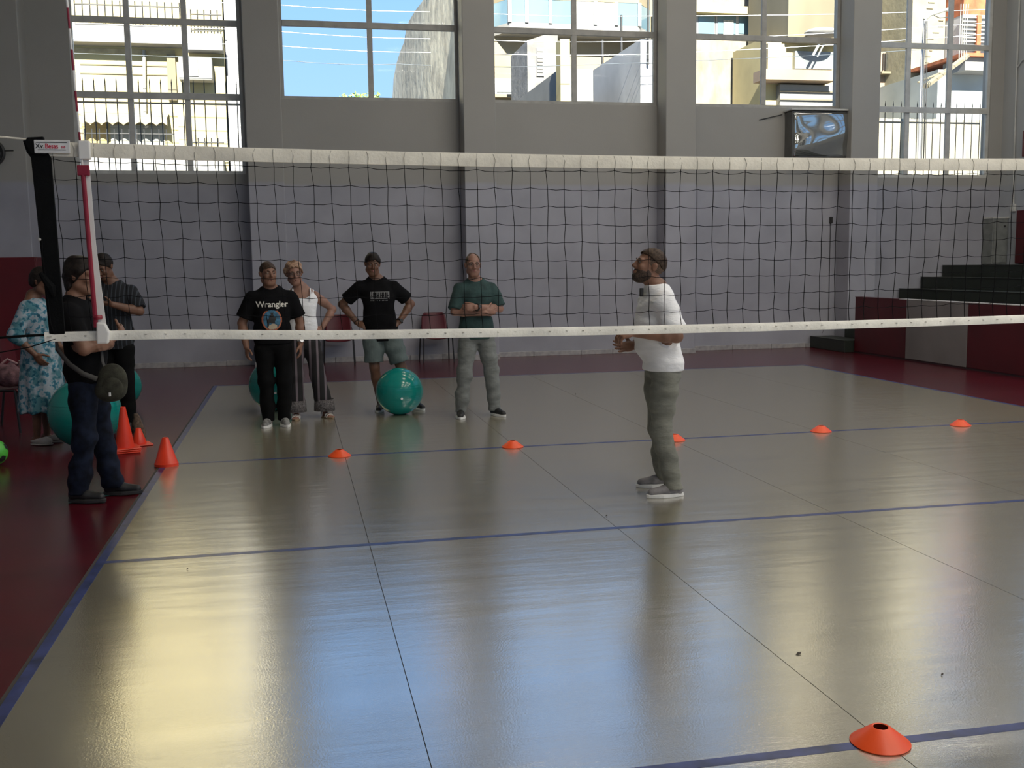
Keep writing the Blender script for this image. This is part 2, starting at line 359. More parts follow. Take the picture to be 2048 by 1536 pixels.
def pane_window(px0, py0, px1, py1, Y, parent, m=None, nm='window'):
    f = pbox(px0, py0, px1, py1, Y-.06, .1, nm, m_whitef, parent)
    x0, x1, z0, z1 = rect(px0, py0, px1, py1, Y); g = .07*(x1-x0)
    MB().box(x0+g, x1-g, Y-.09, Y-.05, z0+g, z1-g).build('pane', m or m_gpane, f)
    return f

# --- yellow apartment house opposite the left window
Y1 = 24.
b1 = empty('apartment_house', (at(300, 400, Y1).x, Y1, -.4)); tag(b1, 'yellow apartment house with white balconies opposite the left window', 'building'); M1 = []
def p1(*a, **k): o = pbox(*a, **k); return o
OFF1 = Vector(b1.location)
xL, xR = -9.0, at(452, 200, Y1).x
ebox(xL, xR, Y1, Y1+9, -.4, 19, 'wall', m_cream, b1)
for k in range(4):                                     # storeys above the one in view repeat
    z = at(300, 95, Y1).z + 3.27*k
    ebox(xL, at(370, 80, Y1).x, Y1-.55, Y1, z, z+.42, 'balcony_slab', m_white, b1)
    ebox(at(376, 80, Y1).x, at(446, 80, Y1).x, Y1-.5, Y1, z-.12, z+.30, 'balcony_slab', m_white, b1)
ebox(xL, at(450, 330, Y1).x, Y1-.75, Y1, at(300, 352, Y1).z, at(300, 318, Y1).z, 'balcony_slab', m_white, b1)
pbox(150, 98, 350, 107, Y1-.02, .1, 'shade_box', m_awn, b1)
for py in (129, 147): pbox(160, py, 335, py+2, Y1-.03, .04, 'shutter_joint', m_tan, b1)
pbox(335, 108, 352, 200, Y1-.12, .13, 'pilaster', m_tan, b1)
pbox(358, 232, 372, 318, Y1-.12, .13, 'pilaster', m_awn, b1)
railing(150, 372, 2, 56, Y1-.5, .186, b1); railing(382, 444, 20, 66, Y1-.45, .17, b1)
railing(155, 350, 258, 322, Y1-.7, .186, b1); railing(384, 449, 276, 322, Y1-.7, .17, b1)
MB().tube([at(288, 100, Y1-.1), at(290, 228, Y1-.1)], .045, 8).build('drainpipe', m_white, b1)
MB().tube([at(290, 228, Y1-.15), at(287, 240, Y1-.25), at(293, 254, Y1-.35)], .055, 8).build('lamp_arm', m_white, b1)
pbox(165, 246, 214, 318, Y1-.05, .08, 'shutter', m_ochre, b1); pbox(222, 250, 330, 318, Y1-.05, .08, 'shutter', m_shut, b1)
# scalloped awning
aw = MB(); x0, x1, z0, z1 = rect(158, 234, 334, 247, Y1-.6); n = 40
top = [(x0+(x1-x0)*i/n, Y1-.02, z1+.18) for i in range(n+1)]; lip = [(x0+(x1-x0)*i/n, Y1-.6, z1) for i in range(n+1)]
bot = [(x0+(x1-x0)*i/n, Y1-.6, z0-.05+.09*abs(math.sin(i*PI/5))) for i in range(n+1)]
aw.add(top+lip+bot, [(i, i+1, n+2+i, n+1+i) for i in range(n)]+[(n+1+i, n+2+i, 2*n+3+i, 2*n+2+i) for i in range(n)])
aw.build('awning', m_awn, b1)
ac = pbox(357, 113, 424, 160, Y1-.5, .45, 'air_conditioner', m_white, b1, bevel=.03)
x0, x1, z0, z1 = rect(366, 118, 396, 152, Y1-.52); MB().box(x0, x1, Y1-.53, Y1-.5, z0, z1).build('fan_grille', m_shut, ac)
for o in list(b1.children): o.location = Vector(o.location) - OFF1
b1b = ebox(at(454, 200, 24.3).x+.02, at(520, 200, 24.3).x, 24.3, 33., -.4, 21, 'tower_block', m_greyw, None); tag(b1b, 'narrow grey-white block just right of the yellow house', 'building')

def finish(root):
    off = Vector(root.location)
    for o in list(root.children): o.location = Vector(o.location) - off

# --- stone party wall seen in the sky window
def wall_prism(name, m, pts, thick, root):
    # pts: (x, y, ztop) along the wall, from near to far
    mb = MB(); n = len(pts); v = []
    for x, y, z in pts: v += [(x, y, -.4), (x, y, z), (x+thick, y, z), (x+thick, y, -.4)]
    f = []
    for i in range(n-1):
        for k in range(4): f.append((4*i+k, 4*i+(k+1) % 4, 4*i+4+(k+1) % 4, 4*i+4+k))
    f += [(3, 2, 1, 0), tuple(4*(n-1)+k for k in range(4))]
    return mb.add(v, f).build(name, m, root)
sw = empty('stone_wall', (5., 28., -.4)); tag(sw, 'rough old stone gable wall rising at the right of the sky window', 'wall')
edge = [(893, -130), (868, -40), (845, 2), (830, 22), (818, 42), (812, 60), (808, 84), (800, 104), (793, 126), (787, 158), (785, 194)]
pts = []
for i, (px, py) in enumerate(edge):
    d = _ray(px, py); X = 4.75+.05*i; t = (X-CAM[0])/d[0]; P = CAM+t*d; pts.append((X, float(P[1]), float(P[2])))
pts = sorted(pts, key=lambda p: p[1]); pts = [(4.70, 16.2, pts[0][2]+.3)] + [p for p in pts if p[1] > 16.4]
wall_prism('wall', m_stone, pts, .32, sw)
rl = MB(); q = at(842, 24, pts[2][1]); 
for k in range(5): rl.tube([(4.8, 19.5+.5*k, pts[1][2]-.25), (4.8, 19.5+.5*k, pts[1][2]+.55)], .03, 5)
rl.tube([(4.8, 19.5, pts[1][2]+.55), (4.8, 21.5, pts[1][2]+.5)], .03, 5).build('roof_railing', mat('pink_railing', (.55, .33, .38), rough=.7), sw)
finish(sw)
# tree top
tr = empty('tree', (at(720, 190, 48.).x, 48., -.4)); tag(tr, 'green treetop just above the sill of the sky window', 'tree')
tz = at(720, 188, 48.).z
MB().tube([(0, 0, 0), (.05, 0, tz*.6), (0, .1, tz-.5)], [.16, .11, .05], 8).build('trunk', mat('bark', (.18, .13, .08), rough=.9), tr)
cm = MB()
for k in range(900):
    a, b, rr = rnd.uniform(0, 2*PI), rnd.uniform(-.6, 1), rnd.random()**.4
    c = Vector((math.cos(a)*rr*1.0, math.sin(a)*rr*.8, tz-.30+b*rr*.75)); u = Vector((rnd.uniform(-1, 1), rnd.uniform(-1, 1), rnd.uniform(-1, 1))).normalized()*.13; w = u.orthogonal().normalized()*.06
    cm.quad(c-u, c+w, c+u, c-w)
cm.build('crown', mat('leaf_green', (.24, .36, .10), rough=.7, var=.25, scale=5), tr)['kind'] = 'stuff'

# --- cream house with glazed bay (third window)
Y3 = 38.
b3 = empty('bay_house', (at(1150, 300, Y3).x, Y3, -.4)); tag(b3, 'cream house with a long glazed bay opposite the third window', 'building')
xa, xb = at(955, 100, Y3).x, at(1345, 100, Y3).x
ebox(xa, xb, Y3, Y3+8, -.4, at(1150, -40, Y3).z, 'wall', m_cream2, b3)
x0, x1, z0, z1 = rect(985, 14, 1262, 60, Y3); xc = at(1300, 40, Y3).x
MB().prism([(x0, Y3), (x0+.5, Y3-1.1), (x1, Y3-1.1), (xc, Y3), ], 'z', z0-.35, z0).build('bay_sill', m_white, b3)
MB().prism([(x0, Y3), (x0+.5, Y3-1.1), (x1, Y3-1.1), (xc, Y3), ], 'z', z1, z1+.9).build('bay_parapet', m_cream2, b3)
ed = [(x0, Y3), (x0+.5, Y3-1.08)] + [(at(px, 35, Y3-1.08).x, Y3-1.08) for px in (1053, 1100, 1145, 1190, 1232)] + [(x1, Y3-1.08), (xc, Y3)]
for i in range(len(ed)-1):
    (ax, ay), (bx_, by) = ed[i], ed[i+1]
    w = MB().prism([(ax, ay), (bx_, by), (bx_, by+.06), (ax, ay+.06)], 'z', z0, z1).build('bay_pane', m_curtain if i in (4, 5) else m_gpane, b3)
    MB().box(ax-.07, ax+.07, ay-.09, ay+.05, z0, z1).build('bay_mullion', m_whitef, b3)
for py in (81, 107, 132): pbox(958, py, 1060, py+1.6, Y3-.03, .05, 'facade_joint', m_tan, b3)
pane_window(990, 157, 1027, 188, Y3, b3, m_dkpane); pane_window(1037, 158, 1062, 196, Y3, b3, m_dkpane)
pbox(988, 188, 1030, 194, Y3-.3, .3, 'window_sill', m_cream2, b3)
finish(b3)
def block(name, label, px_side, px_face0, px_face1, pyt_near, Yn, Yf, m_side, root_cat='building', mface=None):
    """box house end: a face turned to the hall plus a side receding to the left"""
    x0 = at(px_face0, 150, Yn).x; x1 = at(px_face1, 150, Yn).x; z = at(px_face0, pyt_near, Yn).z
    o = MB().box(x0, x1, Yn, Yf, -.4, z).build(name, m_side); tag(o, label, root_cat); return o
# grey stucco shed with louvre
Yg = 33.
g1 = empty('stucco_shed', (at(1085, 200, Yg).x, Yg, -.4)); tag(g1, 'grey rough stucco annexe with a white louvre vent', 'building')
x0, x1, z0, z1 = rect(1055, 82, 1116, 205, Yg); zt2 = at(1090, 70, Yg).z
MB().prism([(x0, -.4), (x1, -.4), (x1, zt2), (x0+(x1-x0)*.55, zt2), (x0, z1)], 'y', Yg, Yg+3).build('wall', m_greystucco, g1)
lv = pbox(1073, 96, 1088, 152, Yg-.06, .08, 'louvre', m_white, g1)
for k in range(7): pbox(1075, 100+k*7, 1086, 103+k*7, Yg-.09, .03, 'louvre_slat', m_greystucco, g1)
finish(g1)
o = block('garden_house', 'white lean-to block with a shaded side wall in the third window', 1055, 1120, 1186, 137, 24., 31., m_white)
xq = at(1120, 150, 24.).x
cc = MB().box(at(1121, 150, 23.4).x, at(1140, 150, 23.4).x, 23.4, 23.9, -.4, at(1130, 78, 23.4).z).build('chimney_column', m_cream); tag(cc, 'narrow cream chimney column in the third window', 'chimney')
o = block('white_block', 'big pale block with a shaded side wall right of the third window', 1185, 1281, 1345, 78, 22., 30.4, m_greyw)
pp = MB().tube([at(1296, 130, 21.9), at(1297, -60, 21.9)], .03, 6).build('antenna_mast', m_rail); tag(pp, 'thin dark mast beside the pale block', 'mast')
for k, (px, pa, pb) in enumerate(((1205, 128, 80), (1243, 105, 30))):
    pp = MB().tube([(at(px, pb, 31.5+k).x, 31.5+k, -.4), at(px, pb, 31.5+k)], .045, 6).build('antenna_mast', m_rail); tag(pp, 'short grey pole on the pale block roof' if k == 0 else 'taller grey pole on the pale block roof', 'mast')

# --- house opposite the fourth window
Y4 = 34.
b4 = empty('stucco_house', (at(1450, 300, Y4).x, Y4, -.4)); tag(b4, 'weathered stucco house with a blue window band in the fourth window', 'building')
ebox(at(1360, 100, Y4).x, at(1578, 100, Y4).x, Y4, Y4+2.7, -.4, at(1450, 22, Y4).z, 'wall', m_cream2, b4)
pbox(1365, 80, 1528, 260, Y4-.35, .4, 'rough_wall', m_stucco, b4)
pbox(1365, -60, 1574, 12, Y4-.1, 2.7, 'upper_wall', m_greystucco, b4); pbox(1365, 12, 1576, 27, Y4-.5, 3.1, 'cornice', m_cream, b4)
for a, b in ((1396, 1428), (1434, 1471), (1476, 1512), (1519, 1556), (1561, 1574)):
    pane_window(a-3, 29, b+2, 72, Y4, b4, None if a < 1500 else m_gpane)
pbox(1447, 40, 1467, 70, Y4-.12, .02, 'curtain', m_curtain, b4)
finish(b4)
b5 = empty('tan_house', (at(1660, 300, 30.).x, 30., -.4)); tag(b5, 'tall tan house with a balcony behind the fourth and fifth windows', 'building')
ebox(at(1576, 60, 30.).x, at(1822, 60, 28.).x-.03, 30., 33.4, at(1700, 84, 30.).z, 22, 'wall', m_tan, b5)
ebox(at(1530, 150, 30.5).x, at(1822, 60, 28.).x-.03, 30.5, 33.4, -.4, at(1700, 84, 30.5).z+.1, 'lower_wall', m_cream, b5)
pbox(1528, 139, 1672, 160, 29.6, .9, 'balcony_slab', m_pink, b5); pbox(1536, 87, 1572, 138, 30.3, .3, 'shutter', m_awn, b5)
pbox(1590, 103, 1668, 138, 30.3, .3, 'shop_glass', m_dkpane, b5)
pbox(1560, 170, 1668, 240, 30.2, .35, 'shutter', m_white, b5)
for py in (182, 198): pbox(1560, py, 1668, py+2, 30.1, .05, 'shutter_joint', m_tan, b5)
pbox(1745, 104, 1786, 260, 29.6, .4, 'annexe', m_pink, b5)
pbox(1764, 143, 1790, 147, 29.2, .4, 'canopy', m_tan, b5)
for k in range(5): pbox(1767+k*4.2, 106, 1768.6+k*4.2, 140, 29.5, .08, 'grille_bar', m_rail, b5)
MB().tube([at(1790, 100, 29.4), at(1791, 250, 29.4)], .03, 6).build('drainpipe', m_tan, b5)
finish(b5)
aw2 = MB(); c = at(1645, 66, 29.55); aw2.ball((0, 0, 0), (.68, .5, .18), 20, 10)
dome = aw2.build('dish', m_white, None, smooth=True, loc=c); tag(dome, 'white rounded awning hood at the right of the fourth window', 'awning')
MB().tube([(.1, 0, 0), (-.25, .2, -.75)], .05, 6).build('strut', m_whitef, dome); MB().tube([(.25, 0, -.05), (-.08, .2, -.8)], .03, 6).build('strut', m_whitef, dome)

# --- fifth window: brick side wall, white wall, roof, utility pole
b6 = empty('cream_brick_house', (at(1870, 300, 28.).x, 28., -.4)); tag(b6, 'cream brick house corner behind the utility pole', 'building')
m_cbrick = mat('cream_brick', (.28, .25, .165), rough=.9, var=.06, scale=2, bump=.4, bscale=6)
ebox(at(1822, 60, 28.).x, at(1890, 60, 28.).x, 28., 33., -.4, 20, 'wall', m_cbrick, b6)
random.seed(3)
for k in range(14):
    px = 1848+rnd.random()*34; py = 4+k*12; pbox(px, py, px+rnd.uniform(5, 14), py+1.5, 27.97, .04, 'brick_course', m_tan, b6)
finish(b6)
b7 = empty('orange_roof_house', (at(1930, 300, 27.).x, 27., -.4)); tag(b7, 'white house with orange tiled roof edge in the fifth window', 'building')
ebox(at(1876, 150, 26.).x, at(2010, 150, 26.).x, 26., 34., -.4, at(1920, 140, 26.).z, 'wall', mat('pale_blue_render', (.30, .325, .32), rough=.85, scale=.6), b7)
pbox(1930, 116, 2000, 141, 25.2, 1.2, 'balcony_front', m_white, b7); pbox(1926, 106, 2000, 113, 25.0, 3., 'roof_edge', m_tile, b7)
pbox(1888, 4, 1932, 108, 31., 1.5, 'upper_wall', m_greyw, b7); pbox(1928, -40, 2000, 30, 27., 3., 'brick_upper', m_tile, b7)
for k in range(9): pbox(1926, 34+k*8, 2000, 37+k*8, 26.9, .1, 'shutter_slat', m_white, b7)
pbox(1926, 30, 2000, 108, 27., 2., 'shutter', m_greyw, b7)
pbox(1954, 30, 1962, 108, 26.85, .1, 'post', m_tile, b7)
finish(b7)
aw3 = MB(); a, b_, c_, d_ = at(1852, 172, 22.), at(1934, 112, 24.), at(1934, 124, 24.), at(1852, 178, 22.)
aw3.tube([a, b_], .09, 6).build('awning_beam', m_tan); o = bpy.data.objects['awning_beam']; tag(o, 'slanting grey awning beam in the fifth window', 'beam')
MB().tube([at(1836, 165, 22.), at(1880, 146, 22.6)], .03, 6).build('arm', m_tan, o)
ut = empty('utility_pole', (at(1848, 300, 20.).x, 20., -.4)); tag(ut, 'utility pole with cables and a lamp arm in the fifth window', 'pole')
MB().tube([at(1838, 330, 20.), at(1845, 120, 20.), at(1851, 40, 20.)], .05, 8).build('shaft', m_greyw, ut)
MB().tube([at(1849, 40, 20.), at(1860, 30, 20.), at(1897, 18, 20.)], .045, 8).build('lamp_arm', m_shut, ut)
for k in range(3): MB().tube([at(1843+k*4, 330, 19.9), at(1848+k*3, 90, 19.9), at(1850+k*2, 42, 19.9)], .012, 5).build('cable', m_rail, ut)
MB().tube([at(1868, 31, 19.9), at(1880, 36, 19.9), at(1905, 33, 19.9)], .012, 5).build('cable', m_rail, ut)
for k in range(4): MB().tube([at(1918+k*5, 120, 20.1), at(1920+k*4, 60+k*4, 20.1), at(1922+k*5, 8, 20.1)], .014, 5).build('cable', m_shut, ut)
finish(ut)
# cloth-like reed screen behind the grille of the fifth window
sc_ = MB(); x0, x1, z0, z1 = rect(1745, 238, 2010, 380, 21.); n = 60; vs = []
for i in range(n+1):
    x = x0+(x1-x0)*i/n; y = 21.+.05*math.sin(i*1.1)+.03*math.sin(i*2.7); vs += [(x, y, -.4), (x, y+.02, z1)]
sc_.add(vs, [(2*i, 2*i+2, 2*i+3, 2*i+1) for i in range(n)])
m_reed = mat('reed_screen', (.25, .23, .175), rough=.9, var=.12, scale=3, stretch=(3, 1, .4), col2=(.17, .16, .12))
so_ = sc_.build('reed_screen', m_reed, smooth=True); so_.modifiers.new('thick', 'SOLIDIFY').thickness = .015; tag(so_, 'pleated beige screen behind the window grille at right', 'screen')

# --- power lines over the street
m_wire = mat('pale_wire', (.75, .77, .78), rough=.5); m_wire2 = mat('dark_wire', (.10, .12, .14), rough=.5)
WIRES = [((560, 10), (915, 24), (1300, 32), (2000, 18), m_wire, 'topmost pale power line across the sky window'),
         ((560, 63), (915, 78), (1300, 82), (2000, 44), m_wire, 'second pale power line across the sky window'),
         ((560, 92), (915, 105), (1300, 108), (2000, 66), m_wire, 'lowest pale power line across the sky window'),
         ((560, 120), (800, 128), (1100, 132), (2000, 90), m_wire2, 'thin dark power line low in the sky window')]
for (a, b, c, d, m, lab) in WIRES:
    P = [at(*a, 21.3), at(*b, 21.3), at(*c, 21.3), at(*d, 21.3)]; pts = []
    for i in range(3):
        for k in range(6): t = k/6; q = P[i].lerp(P[i+1], t); q.z -= .05*math.sin(PI*t); pts.append(q)
    pts = [P[0]+(P[0]-P[1])*2] + pts + [P[3]]
    w = MB().tube(pts, .0095 if m is m_wire else .008, 5).build('power_line', m); tag(w, lab, 'cable', 'power lines over the street')

# --- security grilles outside the two low windows
def grille(a, b, zb, zt, lab):
    g = empty('window_grille', ((a+b)/2, YB+.42, zb)); tag(g, lab, 'grille', 'iron grilles outside the low windows')
    n = int((b-a)/.168); first = None
    for k in range(n+1):
        x = a+(b-a)*k/n-(a+b)/2
        if first is None:
            first = MB().tube([(0, 0, 0), (0, 0, zt-zb-.08)], .0085, 6).tube([(0, 0, zt-zb-.08), (0, 0, zt-zb)], [.011, .001], 6).build('bar', m_rail, g, loc=(x, 0, 0))
        else: inst(first, 'bar', g, (x, 0, 0))
    for z in (.06, zt-zb-.42): MB().box(a-(a+b)/2, b-(a+b)/2, -.012, .012, z, z+.03).build('grille_rail', m_frame, g)
    for s in (a-(a+b)/2+.02, b-(a+b)/2-.02): MB().box(s-.012, s+.012, -.17, .01, .06, .09).build('bracket', m_rail, g)
grille(-2.3, .5, 3.1, 4.80, 'iron bar grille outside the left low window')
grille(11.75, 14.5, 3.1, 4.68, 'iron bar grille outside the right low window')
# ================================================================== NET
def ztop(x): return 2.328 - .055*max(0., 1-((x-4.3)/4.5)**2)
def zbot(x): return 1.312 - .055*max(0., 1-((x-4.3)/4.6)**2) + .012*math.exp(-((x-.5)/.5)**2)
net = empty('volleyball_net', (4.5, 0, 0)); tag(net, 'black mesh volleyball net with white bands stretched across the hall', 'net')
NX0, NX1 = -.19, 9.2
m_band = mat('white_band_canvas', (.86, .82, .70), rough=.8, var=.06, scale=5, bump=.15, bscale=60)
m_bandb = mat('white_bottom_band', (.90, .885, .80), rough=.7, var=.06, scale=5, bump=.15, bscale=60)
m_cord = mat('black_cord', (.005, .005, .006), rough=.9, spec=.15)
m_blk = mat('black_webbing', (.004, .0045, .005), spec=.15, rough=.9, bump=.2, bscale=120)
def band(zf, h, th, up, m, nm):
    mb = MB(); n = 100; vs = []
    for i in range(n+1):
        x = NX0+(NX1-NX0)*i/n; z = zf(x); t0, t1 = (z-h, z) if up else (z-h/2, z+h/2)
        w = th*(1+.25*math.sin(i*2.3))
        vs += [(x-4.5, -w, t0), (x-4.5, -w*1.3, (t0+t1)/2+h*.15), (x-4.5, -w*.4, t1), (x-4.5, w*.4, t1), (x-4.5, w, (t0+t1)/2), (x-4.5, w, t0)]
    f = [(6*i+k, 6*i+6+k, 6*i+6+(k+1) % 6, 6*i+(k+1) % 6) for i in range(n) for k in range(6)] + [(0, 1, 2, 3, 4, 5), tuple(6*n+5-k for k in range(6))]
    return mb.add(vs, f).build(nm, m, net, smooth=True)
tb = band(ztop, .076, .008, True, m_band, 'top_band'); bb = band(lambda x: zbot(x)-.027, .052, .010, False, m_bandb, 'bottom_band')
# stitching loops of the cord through the bands
lo = MB(); lo2 = MB(); cordx = []; x = NX0+.10
while x < NX1-.05: cordx.append(x); x += .1045
for i, x in enumerate(cordx):
    j = .006*math.sin(i*1.7); zt = ztop(x); zb = zbot(x)-.027
    lo.tube([(x-4.5, -.011, zt-.078), (x-4.5+j, -.0125, zt-.04), (x-4.5-j, -.006, zt-.005)], .0014, 4)
    lo2.tube([(x-4.5, -.0135, zb+.004), (x-4.5+.012, -.0145, zb+.002)], .0022, 4)
o = lo.build('stitching', mat('stitch_grey', (.36, .34, .29), rough=.9), tb); o['kind'] = 'stuff'; o = lo2.build('stitching', MATS['stitch_grey'], bb); o['kind'] = 'stuff'
# mesh of knotted cords
NR = 9
def cz(x, r):                                          # height of row r (0 under the top band)
    a, b = ztop(x)-.094, zbot(x)+.085; return a+(b-a)*r/(NR-1)
jit = {}
def node(i, r):
    if (i, r) not in jit: jit[(i, r)] = (rnd.uniform(-.006, .006), rnd.uniform(-.006, .006))
    x = cordx[i]; dx, dz = jit[(i, r)]; lean = .030*(r/(NR-1))*math.cos(min(x, 6.5)/6.5*PI*.9)
    return Vector((x+dx+lean-4.5, .004*math.sin(i*.9+r), cz(x, r)+dz-.006*((i+r) % 2)))
cm = MB(); rad = .0023
for i in range(len(cordx)):
    P = [Vector((cordx[i]-4.5, 0, ztop(cordx[i])-.07))]+[node(i, r) for r in range(NR)]; q = P[-1]; P.append(Vector((q.x+.008, 0, zbot(cordx[i])-.004)))
    cm.tube(P, rad, 4)
for r in range(NR):
    P = []
    for i in range(len(cordx)):
        P.append(node(i, r))
        if i < len(cordx)-1: q = (node(i, r)+node(i+1, r))/2; q.z -= .004; P.append(q)
    P = [Vector((NX0+.02-4.5, 0, P[0].z))]+P; cm.tube(P, rad, 4)
kn = MB()
for i in range(len(cordx)):
    for r in range(NR): p = node(i, r); kn.add([p+Vector(d)*.0042 for d in ((1,0,0),(-1,0,0),(0,1,0),(0,-1,0),(0,0,1),(0,0,-1))], [(0,2,4),(2,1,4),(1,3,4),(3,0,4),(2,0,5),(1,2,5),(3,1,5),(0,3,5)])
o = cm.build('mesh_cords', m_cord, net); o['kind'] = 'stuff'; o = kn.build('mesh_knots', m_cord, net); o['kind'] = 'stuff'
# side band, ropes, name plate
sb = MB().prism([(-.235-4.5, 2.33), (-.135-4.5, 2.33), (-.10-4.5, 2.24), (-.085-4.5, 1.33), (-.085-4.5, 1.275), (-.165-4.5, 1.30), (-.20-4.5, 2.24), (-.22-4.5, 2.27)], 'y', -.012, .008).build('side_band', m_blk, net, bevel=.004)
MB().prism([(-.225-4.5, 2.32), (-.21-4.5, 2.345), (-.13-4.5, 2.35), (-.12-4.5, 2.25), (-.20-4.5, 2.26)], 'y', -.02, .014).build('corner_patch', m_blk, net, bevel=.004)
for z, dz in ((1.665, .12), (1.36, .06)): pass
MB().tube([(-.17-4.5, -.01, 1.80), (-.175-4.5, -.012, 1.72), (-.165-4.5, -.012, 1.60), (-.155-4.5, -.012, 1.36), (-.14-4.5, -.012, 1.30)], .004, 6).build('lashing_rope', m_cord, net)
MB().ball((-.18-4.5, 0, 1.808), .014, 10, 8).build('rope_clip', m_alu, net)
MB().tube([(-.19-4.5, -.01, 1.63), (-.14-4.5, -.01, 1.55), (-.13-4.5, -.01, 1.50)], [.012, .026, .012], 8).build('knot_wrap', m_blk, net)
MB().tube([(-.9-4.5, .02, 2.40), (-.2-4.5, 0, 2.335)], .005, 6).build('top_rope', m_band, net)
MB().tube([(-.9-4.5, .02, 1.26), (-.28-4.5, 0, 1.292), (-.16-4.5, 0, 1.295), (-.10-4.5, 0, 1.305)], .007, 6).build('bottom_rope', m_blk, net)
MB().tube([(-.9-4.5, .02, 1.13), (-.27-4.5, -.01, 1.23), (-.09-4.5, -.01, 1.285)], .003, 6).build('bottom_rope', m_cord, net)
MB().lathe([(.010, -.002), (.014, 0), (.010, .002)], 14, (-.165-4.5, -.012, 1.285)).build('rope_ring', m_alu, net)
pl = MB().box(-.178-4.5, .002-4.5, -.024, -.016, 2.262, 2.332).build('name_plate', mat('plate_white', (.72, .72, .71), rough=.4), net, bevel=.006)
m_ink = mat('ink_black', (.02, .02, .02), rough=.6, var=0); m_inkr = mat('ink_red', (.50, .01, .04), rough=.5, var=0)
def flat_text(body, size, m, par, loc, rot=(PI/2, 0, 0), bold=True, sxy=(1, 1, 1), nm='lettering'):
    t = text_mesh(body, size, nm, m, .0005, bold); t.parent = par; t.location = loc; t.rotation_euler = rot; t.scale = sxy; return t
flat_text('Xv.', .034, m_ink, pl, (-.148-4.5, -.0246, 2.299)); flat_text('Besas', .036, m_inkr, pl, (-.090-4.5, -.0246, 2.299), sxy=(.82, 1, 1)); flat_text('sss', .022, m_inkr, pl, (-.032-4.5, -.0246, 2.297), sxy=(.85, 1, 1))
for z, a, b in ((2.319, -.168, -.012), (2.281, -.160, -.018)):
    MB().box(a-4.5, b-4.5, -.0255, -.024, z-.0015, z+.0015).build('print_line', m_ink, pl)
# antenna with its white side tape
an = empty('net_antenna', (.045, -.03, 1.33)); tag(an, 'red and white striped antenna rod strapped to the net edge', 'antenna')
m_ar = mat('antenna_red', (.25, .008, .027), rough=.4, var=.03); m_aw = mat('antenna_white', (.78, .77, .74), rough=.4, var=.03)
z = 1.33
def axx(z): return .035 - .055*(z-1.33)/1.0*.35
segs = [(1.32, 1.42, m_aw), (1.42, 1.50, m_ar)]
MB().tube([(.035, 0, .0), (.015, 0, .85)], .0125, 10).build('rod_sleeve', m_ar, an)
zz = 2.16
while zz < 3.13:
    k = int(round((zz-2.16)/.107)); m = m_aw if k % 2 == 0 else m_ar
    f = lambda z: .015 - .032*(z-2.18)
    MB().tube([(f(zz), 0, zz-1.33), (f(zz+.107), 0, zz+.107-1.33)], .0062, 8).build('rod_segment', m, an); zz += .107
MB().prism([(.045, -.04), (.09, -.04), (.058, .45), (.045, 1.0), (.01, 1.0), (.018, .45)], 'y', .008, .016).build('side_tape', m_aw, an)
MB().lathe([(.022, -.012), (.027, 0), (.022, .012)], 12, (.047, 0, .055)).build('tie', m_ar, an, smooth=True)
MB().prism([(.035, -.09), (.095, -.09), (.105, -.03), (.085, .02), (.04, .03)], 'y', -.016, .03).build('tape_wrap', m_aw, an, bevel=.008)
MB().box(-.012, .05, -.012, .012, .815, .87).build('clip', m_ar, an, bevel=.004)
MB().box(.0, .06, -.012, .02, .90, 1.0).build('tape_fold', m_aw, an, bevel=.006)
# posts that carry the net (outside the frame)
for x, lab in ((-.95, 'steel net post left of the court'), (9.95, 'steel net post right of the court')):
    p_ = empty('net_post', (x, 0, 0)); tag(p_, lab, 'post', 'steel posts carrying the net')
    MB().tube([(0, 0, 0), (0, 0, 2.55)], .045, 16).build('pole', m_alu, p_, smooth=True); MB().lathe([(.001, .03), (.16, .03), (.16, 0)], 20).build('base_plate', m_alu, p_)
MB().tube([(NX1-4.5, 0, 2.3), (9.95-4.5, 0, 2.4)], .005, 6).build('top_rope', m_band, net); MB().tube([(NX1-4.5, 0, 1.29), (9.95-4.5, 0, 1.26)], .005, 6).build('bottom_rope', m_blk, net)

# ================================================================== BLEACHERS, BARRIER, RIGHT CORNER
m_green = mat('dark_green_paint', (.018, .024, .017), rough=.55, var=.12, scale=2)
m_gedge = mat('worn_step_edge', (.075, .08, .068), rough=.5)
bl = empty('bleachers', (12.5, 3, 0)); tag(bl, 'dark green stepped bleachers rising at the right', 'bleachers')
for i in range(1, 8):
    x0 = 10.72+.46*(i-1); y0 = 10.82 if i == 1 else -9.5
    x1 = x0+.46 if i < 7 else XR
    ye = YP-.012 if i in (2, 3) else YB-.03
    MB().box(x0-12.5, x1-.012-12.5, y0-3, ye-3, 0 if i == 1 else .216*(i-1)-.05, .216*i).build('tier', m_green, bl, bevel=.008)
    MB().box(x0-.015-12.5, x0+.03-12.5, y0-3, ye-.01-3, .216*i-.002, .216*i+.006).build('step_edge', m_gedge, bl)
MB().box(11.2-12.5, 11.45-12.5, 10.9-3, YP-.03-3, .216, .42).build('step_block', m_green, bl, bevel=.01)
m_pred = mat('red_pad_vinyl', (.075, .0016, .005), rough=.5, var=.08, scale=1.5); m_pwhite = mat('white_pad_vinyl', (.205, .188, .178), rough=.5, var=.06, scale=1.2)
br = empty('barrier', (10.9, 5, 0)); tag(br, 'low red and white panelled barrier wall in front of the bleachers', 'barrier')
ys = [10.78, 9.20, 7.61, 6.03, 4.45, 2.87, 1.29, -.29, -1.87, -3.45]
for k in range(len(ys)-1):
    MB().box(-.02, .10, ys[k+1]-5+.006, ys[k]-5-.006, .03, .985).build('barrier_panel', m_pwhite if k % 2 else m_pred, br, bevel=.006)
